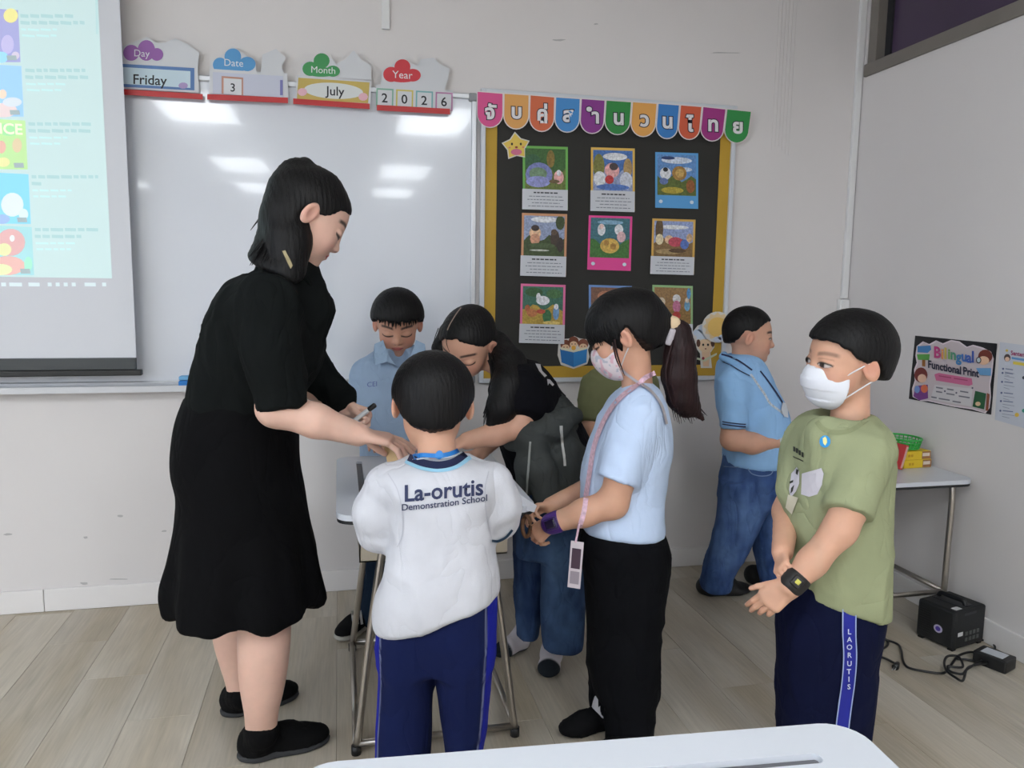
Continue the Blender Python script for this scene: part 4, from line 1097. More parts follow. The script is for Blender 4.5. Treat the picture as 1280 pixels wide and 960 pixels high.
def emit_mesh(name, v, f, m, parent, base, col=None, smooth=True):
    """base: world location of the parent empty"""
    w = to_world(v) - np.array(base)
    me = bpy.data.meshes.new(name)
    me.vertices.add(len(w)); me.vertices.foreach_set('co', w.ravel())
    me.loops.add(f.size); me.loops.foreach_set('vertex_index', f.ravel().astype(np.int32))
    me.polygons.add(len(f)); me.polygons.foreach_set('loop_start', np.arange(0, f.size, 4, dtype=np.int32)); me.polygons.foreach_set('loop_total', np.full(len(f), 4, np.int32))
    me.update(calc_edges=True); me.validate()
    if col is not None:
        at = me.color_attributes.new('Col', 'FLOAT_COLOR', 'POINT')
        c4 = np.ones((len(v), 4)); c4[:, :3] = col
        at.data.foreach_set('color', c4.ravel().astype(np.float32))
    return link_mesh(name, me, m, parent, smooth)
def lin3(c): return np.array([lin(x) for x in c])
def orient(yaw, pitch=0.0, roll=0.0):
    """yaw: where the face points, clockwise from away-from-camera (90 = picture right, 180 = to camera); pitch down; roll to the person's right"""
    y, p, r = map(math.radians, (yaw, pitch, roll))
    Rz = np.array([[math.cos(y), math.sin(y), 0], [-math.sin(y), math.cos(y), 0], [0, 0, 1]])
    Rx = np.array([[1, 0, 0], [0, math.cos(p), math.sin(p)], [0, -math.sin(p), math.cos(p)]])
    Ry = np.array([[math.cos(r), 0, math.sin(r)], [0, 1, 0], [-math.sin(r), 0, math.cos(r)]])
    return Rz @ Rx @ Ry
# ---- head, hair, hands
def add_head(F, C, R, S, neck=None, nr=0.2, ears=True, nose=1.0, wide=1.0, ear=1.0):
    P = lambda x, y, z: C + R @ (S * V(x, y, z))
    def E(c, r, k=0.06, op='u', rot=None): F.ell(P(*c), S * np.array(r), R if rot is None else R @ rot, k * S, op)
    E((0, -.06, .12), (.365 * wide, .445, .37))
    E((0, .10, -.10), (.305 * wide, .295, .36), .1)
    E((0, .13, -.30), (.22 * wide, .22, .17), .1)
    E((0, .285, -.415), (.09, .075, .06), .09)
    for s in (-1, 1): E((s * .16 * wide, .235, -.16), (.125, .11, .14), .09)
    for s in (-1, 1): E((s * .16, .435, -.015), (.10, .055, .05), .07, 's')
    for s in (-1, 1): E((s * .155, .305, -.015), (.085, .078, .062), .025)
    F.cone(P(0, .345, .03), P(0, .345 + .085 * nose, -.13), .035 * S, .045 * S, .06 * S)
    E((0, .35 + .09 * nose, -.145), (.055, .045, .042), .04)
    for s in (-1, 1): E((s * .058, .355 + .03 * nose, -.158), (.036, .042, .03), .025)
    E((0, .365, -.255), (.09, .04, .022), .03); E((0, .36, -.297), (.075, .042, .026), .03)
    E((0, .415, -.277), (.09, .02, .006), .012, 's')
    if ears:
        t = math.radians(-14); rot = np.array([[1, 0, 0], [0, math.cos(t), -math.sin(t)], [0, math.sin(t), math.cos(t)]])
        for s in (-1, 1):
            yw = math.radians(22 * s); rz = np.array([[math.cos(yw), -math.sin(yw), 0], [math.sin(yw), math.cos(yw), 0], [0, 0, 1]])
            E((s * .385 * wide, -.06, -.04), (.034 * ear, .085 * ear, .135 * ear), .03, 'u', rz @ rot)
            E((s * .418 * wide, -.035, -.03), (.032, .052, .09), .012, 's', rz @ rot)
    if neck is not None:
        F.cone(P(0, -.09, -.22), neck, nr * S, nr * S * 1.08, .08 * S)
def face_color(v, C, R, S, skin, eye='open', blush=0.3, lip=(176, 98, 92), brow=1.0, gaze=0.0):
    q = ((v - C) @ R) / S
    x, y, z = q.T; ax = np.abs(x)
    base = np.tile(lin3(skin), (len(v), 1))
    def mixin(mask, c, a=1.0):
        m = np.clip(mask, 0, 1)[:, None] * a
        base[:] = base * (1 - m) + lin3(c) * m
    near = (np.abs(q) < .62).all(1)
    fr = near & (y > .1)
    soft = lambda d, w: np.clip(0.5 - d / w, 0, 1)
    mixin(near * soft(np.hypot((ax - .2) / 1.0, z + .17) - .1, .14) * (y > .05), (206, 128, 112), blush)
    mixin(near * soft(np.hypot(z + .03, y + .05) - .11, .1) * (ax > .34), (204, 124, 108), .35)
    mixin(fr * soft(np.abs(z + .276) * (1 + 0 * x) + .25 * (ax / .09) ** 2 * .08 - .034, .016) * (ax < .1), lip)
    mixin(fr * soft(np.abs(z + .277) - .004, .01) * (ax < .09), (120, 60, 60), .8)
    zb = .092 + .022 * (1 - ((ax - .17) / .11) ** 2)
    mixin(fr * soft(np.abs(z - zb) - .02, .018) * soft(np.abs(ax - .165) - .1, .03), (30, 22, 20), .92 * brow)
    ex = ax - .158
    if eye == 'open':
        hh = .027 * np.sqrt(np.maximum(1 - (ex / .085) ** 2, 0))
        ins = np.abs(z + .015) < hh
        mixin(fr * ins * (np.abs(ex) < .085), (196, 186, 182))
        mixin(fr * ins * soft(np.hypot(x - np.sign(x) * .158 - gaze, z + .012) - .047, .01), (26, 18, 16))
        mixin(fr * soft(np.abs(z + .015 - hh) - .009, .01) * (np.abs(ex) < .09), (22, 18, 18), .95)
        mixin(fr * soft(np.abs(z + .015 + hh) - .004, .008) * (np.abs(ex) < .085), (120, 84, 76), .6)
        mixin(fr * soft(np.abs(z - .045 - .01 * (1 - (ex / .09) ** 2)) - .004, .008) * (np.abs(ex) < .085), (128, 84, 72), .5)
    else:
        zl = -.035 - .02 * (1 - (ex / .09) ** 2)
        mixin(fr * soft(np.abs(z - zl) - .014, .014) * (np.abs(ex) < .095), (24, 18, 18), .95)
        mixin(fr * soft(np.abs(z - .03 - .014 * (1 - (ex / .09) ** 2)) - .003, .008) * (np.abs(ex) < .085), (140, 92, 78), .5)
    for s in (-1, 1): mixin(fr * soft(np.hypot(x - s * .035, z + .172) - .012, .012) * (y > .3), (110, 62, 54), .8)
    return base
def add_hair(F, C, R, S, hl, t=0.05, jag=0.02, seed=1, top=0.0, back=0.0, freq=38.0, wide=1.0, side=0.0, front=0.0):
    """hl: [(azimuth deg from the face, hairline height)] with azimuth in -180..180, heights in head units"""
    az0 = np.array([a for a, _ in hl], float); zz0 = np.array([b for _, b in hl], float)
    rs = np.array([.365 * wide + t + side, .445 + t + back * .5, .37 + t + top])
    cc = V(0, -.06 - back * .5 + front, .12)
    occ = V(0, -.13 - back, -.08); orr = V(.31 * wide + t * .8, .325 + t * .5, .40)
    def fn(p):
        q = ((p - C) @ R) / S
        x, y, z = q[..., 0], q[..., 1], q[..., 2]
        def e(c, r):
            w = q - c; k0 = np.sqrt(((w / r) ** 2).sum(-1)); k1 = np.sqrt(((w / (r * r)) ** 2).sum(-1)) + 1e-9
            return k0 * (k0 - 1) / k1
        d = smin(e(cc, rs), e(occ, orr), .08)
        az = np.degrees(np.arctan2(x, y + .06))
        u = az / 57.3 * freq
        st = np.sin(u + 2.3 * np.sin(z * 7 + seed)) * .5 + np.sin(u * 2.3 + 4 * np.sin(z * 5 + seed * 2)) * .5
        d = d + .0012 * st
        h_ = np.interp(az, az0, zz0) + jag * (np.sin(u * .55 + seed) * .6 + np.sin(u * 1.7 + seed * 3) * .4)
        c = (h_ - z) * .8
        kk = .03; hh = np.maximum(kk - np.abs(d - c), 0) / kk
        return (np.maximum(d, c) + hh * hh * kk * .25) * S
    m = S * .75
    return F.add(fn, C - m, C + m, 'u', 0.01)
def add_hand(F, w, d, n, L, curls=(20, 25, 30, 35), side=1, spread=0.12, thumb=(0.55, 0.75, 0.3), thumb_curl=25, rk=1.0):
    """w wrist, d towards the fingers, n the way the palm faces, L wrist to middle fingertip; side puts the thumb on +-(d x n)"""
    d = np.array(d, float); d /= np.linalg.norm(d)
    n = np.array(n, float); n = n - d * (n @ d); n /= np.linalg.norm(n)
    l = np.cross(d, n) * side
    offs = (.165, .06, -.045, -.145); lens = (.92, 1.0, .94, .76)
    kn = []
    for i in range(4):
        k_ = w + d * L * (.47 - .03 * abs(i - 1)) + l * L * offs[i]
        kn.append(k_)
        F.cone(w + l * L * offs[i] * .55, k_, L * .085, L * .075, L * .07, flat=(n, .8))
    for i in range(4):
        p = kn[i]; th = 0.0
        dl = d + l * spread * (1 - i * .67); dl /= np.linalg.norm(dl)
        r0 = L * .052 * rk
        for j, (ln, cf) in enumerate(((.25, 1.0), (.165, 1.1), (.12, .7))):
            th += math.radians(curls[i]) * cf
            q = p + (dl * math.cos(th) + n * math.sin(th)) * L * ln * lens[i]
            F.cone(p, q, r0 * (1 - .09 * j), r0 * (1 - .09 * (j + 1)), L * .012)
            p = q
    b = w + d * L * .10 + l * L * .12
    td = d * thumb[0] + l * thumb[1] + n * thumb[2]; td /= np.linalg.norm(td)
    m_ = b + td * L * .22; F.cone(b, m_, L * .085, L * .062, L * .06)
    t2 = td * math.cos(math.radians(thumb_curl)) + d * math.sin(math.radians(thumb_curl)); t2 /= np.linalg.norm(t2)
    e1 = m_ + t2 * L * .17; F.cone(m_, e1, L * .06, L * .052, L * .012)
    t3 = t2 + d * .25; t3 /= np.linalg.norm(t3)
    F.cone(e1, e1 + t3 * L * .12, L * .052, L * .042, L * .012)
def box_of(pts, m):
    a = np.array(pts); return a.min(0) - m, a.max(0) + m
# ---- things laid on a garment's surface
from mathutils.bvhtree import BVHTree
def bvh_of(objs):
    vs_, fs_ = [], []
    for o in objs:
        mw = np.array(o.parent.location) if o.parent else np.zeros(3)
        n0 = len(vs_)
        co = np.zeros(len(o.data.vertices) * 3); o.data.vertices.foreach_get('co', co)
        vs_ += [tuple(c) for c in (co.reshape(-1, 3) + mw)]
        fs_ += [tuple(i + n0 for i in p.vertices) for p in o.data.polygons]
    return BVHTree.FromPolygons(vs_, fs_)
def hit(b, px, py, off=0.002, fallback=2.0):
    d = Vector(ray(px, py)).normalized()
    loc, nor, i, dist = b.ray_cast(Vector(C0), d)
    if loc is None:
        P = onD(px, py, fallback); return Vector(P)
    if nor.dot(d) > 0: nor = -nor
    return loc + (nor * .6 - d * .4) * off
def ribbon(name, b, path, width, m, parent, base, off=0.0025, thick=0.0015, n=6, fb=2.0, closed=False):
    """strip following a photo-pixel path over the surfaces in b"""
    pp = catmull([(x, y, 0) for x, y in path], n)
    bm = bmesh.new(); prev = None
    B = Vector(base)
    for i, p_ in enumerate(pp):
        t = (pp[min(i + 1, len(pp) - 1)] - pp[max(i - 1, 0)]).normalized(); nn = Vector((-t.y, t.x, 0)) * width / 2
        L_ = hit(b, p_.x + nn.x, p_.y + nn.y, off, fb); R_ = hit(b, p_.x - nn.x, p_.y - nn.y, off, fb)
        toc = (Vector(C0) - (L_ + R_) / 2).normalized()
        ring = [bm.verts.new(q - B) for q in (L_, R_, R_ - toc * thick * 1.0, L_ - toc * thick * 1.0)]
        if prev:
            for k in range(4): bm.faces.new((prev[k], prev[(k + 1) % 4], ring[(k + 1) % 4], ring[k]))
        else: bm.faces.new(ring[::-1])
        prev = ring
    bm.faces.new(prev)
    return obj(name, bm, m, parent)
def decal(name, b, pts, m, parent, base, off=0.002, fb=2.0):
    bm = bmesh.new(); vs_ = [bm.verts.new((x, y, 0)) for x, y in pts]; bm.faces.new(vs_)
    bmesh.ops.triangulate(bm, faces=bm.faces)
    bmesh.ops.subdivide_edges(bm, edges=bm.edges, cuts=2, use_grid_fill=True)
    for v in bm.verts: v.co = hit(b, v.co.x, v.co.y, off, fb) - Vector(base)
    return obj(name, bm, m, parent)
def text_on(name, b, body, px, py, h, m, parent, base, slope=0.0, fx=1.0, off=0.0025, offset=0.0, fb=2.0, arc=0.0, rot90=False):
    me = text_mesh(body, 1.0, 0.0, offset)
    bm = bmesh.new(); bm.from_mesh(me); bpy.data.meshes.remove(me)
    bmesh.ops.triangulate(bm, faces=bm.faces)
    k = h / 0.72
    lng = [e for e in bm.edges if e.calc_length() * k > 6]
    if lng: bmesh.ops.subdivide_edges(bm, edges=lng, cuts=1)
    for v in bm.verts:
        x, y = v.co.x * k * fx, v.co.y * k
        v.co = hit(b, px + x, py - y + x * slope + arc * x * x, off, fb) - Vector(base)
    return obj(name, bm, m, parent)
SKIN = mat('skin', (222, 176, 150), 0.55, vcol=True, var=0.03, scale=40, bump=0.05, bscale=300, sss=0.12)
def hair_mat(name, c, c2=None):
    m = mat(name, c, 0.5, spec=0.22, var=0.35, scale=60, bump=0.5, bscale=160, stretch=(1, 1, 0.1))
    return m
HAIR = hair_mat('black hair', (13, 12, 13))
def cloth(name, c, var=0.05, rough=0.9, bump=0.12, bs=350, wr=0.35, wscale=9.0): return mat(name, c, rough, var=var, scale=12, bump=bump, bscale=bs, spec=0.12, wr=wr, wscale=wscale)
def folds(amp, fr=(9, 9, 4), seed=0, sharp=1.0):
    def fn(v, n):
        p = v * np.array(fr)
        w = p + .6 * np.stack([vnoise(p * .7 + 11, seed + 2), vnoise(p * .7 + 23, seed + 3), vnoise(p * .7 + 31, seed + 4)], 1)
        a = vnoise(w, seed); b = vnoise(w * 2.2 + 7, seed + 5)
        r = (1 - np.abs(a)) ** 3 - .35
        r2 = (1 - np.abs(b)) ** 3 - .35
        return amp * (.9 * r + .45 * r2 + .4 * vnoise(p * .5 + 3, seed + 9))
    return fn
def garment(name, F, h, m, parent, base, disp=None, col=None, fine=(), it=1):
    v, f = polygonise(F, h, fine, it)
    if disp is not None: v = v + normals(v, f) * disp(v, None)[:, None]
    c = col(v) if col is not None else None
    return emit_mesh(name, v, f, m, parent, base, c)
def person(label, P, group=None):
    """P: heading-frame point under the figure"""
    w = to_world([[P[0], P[1], 0]])[0]
    return thing('person', label, 'person', tuple(w), 0, group), w
def shoe(F, heel, toe, w, h, k=0.02, ankle=None, ar=0.03):
    """low shoe on the floor from heel to toe (floor points)"""
    heel = np.array(heel, float); toe = np.array(toe, float); d = toe - heel; L = np.linalg.norm(d); d /= L
    s = V(-d[1], d[0], 0); up = V(0, 0, 1)
    R = np.stack([s, d, up], 1)
    F.ell(heel + d * L * .17 + up * h * .42, (w * .40, L * .17, h * .46), R, k)
    F.ell(heel + d * L * .70 + up * h * .30, (w * .5, L * .30, h * .34), R, k)
    F.rbox(heel + d * L * .45 + up * h * .28, (w * .40, L * .30, h * .27), R, .012, k)
    F.cone(heel + d * L * .2 + up * h * .55, heel + d * L * .55 + up * h * .5, w * .36, w * .38, k)
    if ankle is not None: F.cone(heel + d * L * .2 + up * h * .5, ankle, ar, ar, k)
def rows(lst):
    out = []
    for y, xl, xr, D, ry in lst:
        a, b = pt(xl, y, D), pt(xr, y, D)
        out.append(((a + b) / 2, np.linalg.norm(b - a) / 2, ry))
    return out
def rpx(px, py, D, r): return r * pxm(pt(px, py, D))
def hpx(*a): return pt(*a)
def unit(v): v = np.array(v, float); return v / np.linalg.norm(v)
def skin_body(F, h, heads, hands, root, base, skin, eye='open', gaze=0.0, vox=0.0028, blush=.3, lip=(176, 98, 92), name='body', brow=1.0):
    fine = []
    C, R, S = heads
    fine.append((C - S * .66, C + S * .66, vox))
    for c, L in hands: fine.append((c - L, c + L, 0.0026 if L < .12 else 0.003))
    v, f = polygonise(F, h, fine)
    return emit_mesh(name, v, f, SKIN, root, base, face_color(v, C, R, S, skin, eye, blush, lip, brow, gaze))
def strand_locks(name, paths, rad, m, root, base, seg=6):
    bm = bmesh.new()
    for pth, r in zip(paths, rad):
        pts = [Vector(to_world([p_])[0] - np.array(base)) for p_ in catmull_np(pth)]
        n = len(pts)
        tube(bm, pts, [max(r * (1 - (i / (n - 1)) ** 2 * .85), .0006) for i in range(n)], seg)
    return tag(obj(name, bm, m, root, True), kind='stuff')
def catmull_np(pts, n=5): return [np.array(p_) for p_ in catmull([tuple(p_) for p_ in pts], n)]

# ------------------------------------------------------------------ teacher
M_tblack = cloth('black shirt cotton', (15, 18, 18), .12)
M_tskirt = cloth('black skirt crepe', (8, 8, 10), .10)
def teacher():
    root, base = person('woman in a black shirt and flared skirt with a long ponytail, leaning over the desk', ptz(335, 935, 0))
    D = 2.04
    S = .236
    C = pt(387, 270, D); R = orient(64, 33, 0)
    F = Field()
    nb_ = pt(352, 345, D)
    add_head(F, C, R, S, nb_, .185, nose=.75)
    # torso core, legs, arms
    F.cone(pt(345, 385, D), pt(318, 470, D), .06, .07, .03); F.cone(pt(318, 470, D), pt(300, 600, D), .07, .09, .03)
    Dn, Df = 1.95, 2.16
    F.loft(rows([(640, 262, 350, 2.0, .10), (745, 296, 363, 1.97, .066), (775, 298, 363, 1.96, .064), (805, 298, 362, Dn, .062), (835, 299, 359, Dn, .058), (865, 302, 354, Dn, .05), (890, 306, 348, Dn, .040), (908, 307, 346, Dn + .01, .036), (922, 309, 345, Dn + .015, .034)]), .03, 2.1)
    F.loft(rows([(640, 250, 345, 2.1, .10), (745, 263, 323, Df, .062), (775, 265, 325, Df, .062), (800, 268, 326, Df, .06), (830, 276, 324, Df, .05), (850, 282, 322, Df, .042), (866, 285, 321, Df, .036), (876, 286, 320, Df, .034)]), .03, 2.1)
    # near arm: bare forearm and hand
    el = pt(345, 510, 1.85); wr = pt(448, 543, 1.90)
    F.chain([pt(345, 385, 1.88), el, pt(395, 526, 1.865), wr], [.055, .046, .041, .030], .02)
    hd = unit(pt(505, 553, 1.93) - wr)
    add_hand(F, wr, hd, V(.1, .15, -1), .172, (10, 16, 22, 26), side=1, spread=.16, thumb=(.6, .3, .75), thumb_curl=30)
    # far arm
    el2 = pt(385, 478, 2.24); wr2 = pt(433, 510, 2.22)
    F.chain([pt(365, 385, 2.2), el2, wr2], [.05, .042, .028], .02)
    hd2 = unit(pt(468, 524, 2.2) - wr2)
    add_hand(F, wr2, hd2, V(-.1, -.75, -.65), .155, (55, 62, 66, 70), side=-1, thumb=(.75, .35, .6), thumb_curl=40)
    skin_body(F, .008, (C, R, S), [(wr + hd * .09, .115), (wr2 + hd2 * .07, .10)], root, base, (220, 180, 162), 'down', blush=.25, lip=(186, 92, 92))
    # shirt
    G = Field()
    G.loft(rows([(334, 340, 386, D, .075), (352, 296, 390, D, .135), (372, 280, 388, D, .17), (400, 266, 400, D, .175), (432, 257, 402, D, .165), (462, 247, 397, D, .155), (482, 242, 386, D, .155), (500, 240, 372, D, .155), (516, 246, 366, D, .15)]), e=2.3, cap=.02)
    sh = pt(338, 376, 1.885)
    G.chain([sh, pt(340, 440, 1.85)], [.072, .066], .05); G.sleeve(pt(340, 436, 1.85), pt(354, 510, 1.845), .067, .060, .02)
    G.chain([pt(365, 385, 2.2), pt(384, 462, 2.24), pt(425, 497, 2.225)], [.068, .058, .047], .04)
    G.cone(pt(352, 338, D), pt(366, 336, D), .068, .062, .03); G.cone(pt(366, 350, D), pt(378, 385, D), .07, .08, .03)
    fo = folds(.009, (10, 10, 6), 3)
    garment('shirt', G, .0075, M_tblack, root, base, fo)
    # collar leaf and zip
    K_ = Field(); K_.cone(pt(372, 336, D - .06), pt(389, 356, D - .05), .016, .005, .01); K_.cone(pt(345, 330, D - .08), pt(374, 338, D - .068), .014, .016, .01); K_.cone(pt(374, 330, D + .05), pt(389, 352, D + .03), .014, .005, .01)
    garment('collar', K_, .004, M_tblack, root, base)
    # skirt
    K = Field()
    K.loft(rows([(492, 238, 374, 2.05, .16), (520, 230, 372, 2.05, .172), (560, 224, 370, 2.05, .185), (585, 225, 371, 2.05, .19), (612, 231, 376, 2.05, .19), (650, 229, 382, 2.05, .195), (690, 222, 390, 2.05, .21), (725, 216, 397, 2.05, .225), (752, 222, 402, 2.05, .235)]), e=2.2, cap=.012)
    lo_ = pt(300, 752, 2.05)
    def flare(v, n):
        a = np.arctan2(v[:, 1] - 2.05, v[:, 0] - lo_[0]); k = np.clip((.72 - v[:, 2]) / .4, 0, 1)
        return k * (.016 * np.sin(a * 7 + 1.0) + .008 * np.sin(a * 13 + 2)) + .004 * vnoise(v * V(8, 8, 14), 4)
    o = garment('skirt', K, .0085, M_tskirt, root, base, flare)
    # shoes
    for i, (hx, hy, tx, ty) in enumerate(((298, 950, 412, 924), (277, 895, 373, 868))):
        H_ = Field(); he, to = ptz(hx, hy, 0), ptz(tx, ty, 0)
        shoe(H_, he, to, .095, .092, ankle=V(*((pt(327, 905, Dn + .01) if i == 0 else pt(303, 855, Df))[:2]), .092), ar=.046)
        H_.plane(V(0, 0, .016), (0, 0, -1), .004)
        sh_o = garment('shoe', H_, .005, cloth('black knit shoe', (14, 14, 15), .1), root, base, folds(.0015, (60, 60, 60), 2))
        Q = Field(); d = unit(to - he); s = V(-d[1], d[0], 0); Rm = np.stack([s, d, V(0, 0, 1)], 1); L = np.linalg.norm(to - he)
        Q.ell(he + d * L * .2 + V(0, 0, .012), (.042, L * .22, .022), Rm, .03); Q.ell(he + d * L * .68 + V(0, 0, .010), (.047, L * .33, .018), Rm, .03); Q.rbox(he + d * L * .45 + V(0, 0, .012), (.036, L * .3, .016), Rm, .01, .02)
        Q.plane(V(0, 0, .001), (0, 0, -1), .002)
        garment('sole', Q, .005, mat('charcoal rubber', (50, 51, 53), .8), root, base)
    # hair: cap, high ponytail, loose strands
    Hh = Field()
    add_hair(Hh, C, R, S, [(-180, -.36), (-140, -.30), (-116, -.16), (-95, .04), (-82, .0), (-66, .02), (-45, .20), (0, .27), (45, .20), (66, .02), (82, .0), (95, .04), (116, -.16), (140, -.30), (180, -.36)], t=.022, jag=.006, seed=2, top=-.005)
    tie = pt(377, 206, D)
    Hh.chain([pt(402, 234, D), pt(385, 214, D)], [.04, .018], .03)
    Hh.loft(rows([(197, 364, 376, D, .012), (201, 357, 380, D, .022), (210, 350, 382, D, .028), (228, 342, 383, D, .034), (252, 334, 383, D - .005, .042), (280, 326, 382, D - .02, .05), (305, 317, 381, D - .04, .055), (322, 311, 379, D - .06, .055), (334, 322, 377, D - .08, .05), (345, 344, 375, D - .10, .036), (354, 360, 372, D - .12, .018)]), .03, 2.0, cap=.02)
    Hh.chain([pt(362, 240, D - .03), pt(360, 268, D - .045), pt(362, 300, D - .07), pt(364, 332, D - .10)], [.045, .052, .05, .035], .03)
    cz = C
    def comb(v, n):
        u = (v[:, 0] * 3.1 + v[:, 1] * 2.2)
        return .0005 * np.sin(u * 130 + 3 * vnoise(v * 6, 3)) + .0004 * np.sin(u * 290 + 5 * vnoise(v * 8, 4))
    garment('hair', Hh, .0045, HAIR, root, base, comb)
    random.seed(3)
    paths, rad = [], []
    for i in range(46):
        a = random.random(); x0 = 336 + a * 34
        paths.append([pt(352 + a * 22, 232 + random.uniform(0, 25), D - .045), pt(338 + a * 40, 285, D - .075), pt(314 + a * 62 + random.uniform(-5, 3), 326 + random.uniform(-12, 12) + a * 16, D - .12 - a * .02)])
        rad.append(random.uniform(.003, .006))
    for (x, y) in ((313, 288), (316, 284), (320, 292)): paths.append([pt(346, 236, D), pt(332, 262, D), pt(x, y, D)]); rad.append(.004)
    strand_locks('loose_strands', paths, rad, HAIR, root, base)
    T_ = Field(); T_.cone(pt(381, 208, D), pt(385, 212, D), .024, .024, .01); garment('hair_tie', T_, .004, mat('black elastic', (14, 14, 15), .7), root, base)
    b = bvh_of([o_ for o_ in root.children if o_.name.startswith(('shirt', 'loose', 'hair'))])
    decal('gold_clip', b, [(353, 314), (357, 313), (366, 332), (363, 336)], mat('brass clip', (136, 124, 92), .4, metal=.5), root, base, .004)
    return root
teacher()
# marker pen in her far hand
mk_a, mk_b = pt(456, 516, 2.15), pt(468, 507, 2.14)
mk = thing('marker_pen', 'white marker pen with a black cap held over the desk', 'marker pen', tuple(to_world([mk_a])[0]))
w0 = to_world([mk_a])[0]
def mseg(name, a, b, r, m):
    bm = bmesh.new(); A, B = [Vector(to_world([pt(*q)])[0] - w0) for q in (a, b)]; tube(bm, [A, A.lerp(B, .08), A.lerp(B, .92), B], [r * .85, r, r, r * .8], 12); obj(name, bm, m, mk, True)
mseg('barrel', (440, 528, 2.155), (461, 512, 2.142), .0065, paint(214, 214, 216))
mseg('cap', (461, 512, 2.142), (469, 506, 2.137), .0075, M_black)
# ------------------------------------------------------------------ shared bits for the children
def hl_boy(front=.24, temple=.10, ear=.10, behind=-.12, nape=-.30):
    return [(-180, nape), (-140, nape + .04), (-118, behind), (-100, ear), (-84, ear - .03), (-70, temple - .06), (-52, temple + .05), (-30, front), (0, front), (30, front), (52, temple + .05), (70, temple - .06), (84, ear - .03), (100, ear), (118, behind), (140, nape + .04), (180, nape)]
def hair_disp(amp=.001, seed=3):
    amp = amp * .4
    def fn(v, n):
        u = v[:, 0] * 3.1 + v[:, 1] * 2.6
        return amp * np.sin(u * 140 + 4 * vnoise(v * 7, seed)) + amp * .7 * np.sin(u * 300 + 5 * vnoise(v * 9, seed + 1)) + amp * .8 * vnoise(v * 40, seed + 2)
    return fn
def fringe(name, C, R, S, azs, z0, z1, rad, root, base, seed=1, t=.05, jitter=.03):
    """tapered locks hanging from the hair cap over the forehead"""
    rng = random.Random(seed); paths, rr = [], []
    for a in azs:
        a_ = math.radians(a + rng.uniform(-3, 3)); q = []
        for k in range(5):
            z = z0 + (z1 + rng.uniform(-jitter, jitter) - z0) * k / 4
            e = math.sqrt(max(1 - ((z - .12) / .45) ** 2, .05)) if z > .12 else 1.0
            t_ = t * (.2 + .8 * min(1, k / 2.0)); q.append(C + R @ (S * V((.365 + t_) * math.sin(a_) * e, -.06 + (.445 + t_) * math.cos(a_) * e, z)))
        paths.append(q); rr.append(rad * S)
    return strand_locks(name, paths, rr, HAIR, root, base)
def mask_field(C, R, S, flat=False):
    M = Field(); P = lambda x, y, z: C + R @ (S * V(x, y, z))
    M.ell(P(0, .13, -.255), S * V(.325, .328, .305), R, .02 * S)
    M.ell(P(0, .34, -.16), S * V(.13, .12, .13), R, .16 * S)
    M.plane(P(0, .13, -.2), R @ V(0, -1, -.12), .01 * S)
    M.plane(P(0, .40, -.05), R @ V(0, -.10, 1), .015 * S)
    return M
def loop_tube(name, pts, r, m, root, base):
    bm = bmesh.new(); tube(bm, [Vector(to_world([p_])[0] - np.array(base)) for p_ in catmull_np(pts)], r, 7); return obj(name, bm, m, root, True)
def hline_color(base_c, bands):
    """bands: [(function(v)->mask 0..1, colour)]"""
    def fn(v):
        c = np.tile(lin3(base_c), (len(v), 1))
        for f_, col in bands:
            m = np.clip(f_(v), 0, 1)[:, None]; c = c * (1 - m) + lin3(col) * m
        return c
    return fn
def vcloth(name, var=.05, rough=.9): return mat(name, (128, 128, 128), rough, vcol=True, var=var, scale=14, bump=.12, bscale=350, spec=.2, wr=.3, wscale=8.0)
M_vc = vcloth('printed cloth')
M_denim = mat('blue denim', (128, 128, 128), .9, vcol=True, var=.16, scale=22, bump=.2, bscale=300, spec=.2, wr=.5, wscale=11.0)
def denim_col(dark, light, centers, seed):
    def fn(v):
        k = .5 + .5 * vnoise(v * V(14, 14, 5), seed) * .5 + .18 * vnoise(v * V(60, 60, 24), seed + 1)
        for c, r in centers: k = k + .55 * np.exp(-(((v - c) / r) ** 2).sum(1))
        k = np.clip(k - .25, 0, 1)[:, None]
        return lin3(dark) * (1 - k) + lin3(light) * k
    return fn
M_mask = mat('white mask fabric', (222, 224, 232), .85, var=.02, scale=30, bump=.1, bscale=250)
SK = (208, 160, 134)
M_navy = (16, 22, 58); M_royal = (26, 34, 148)

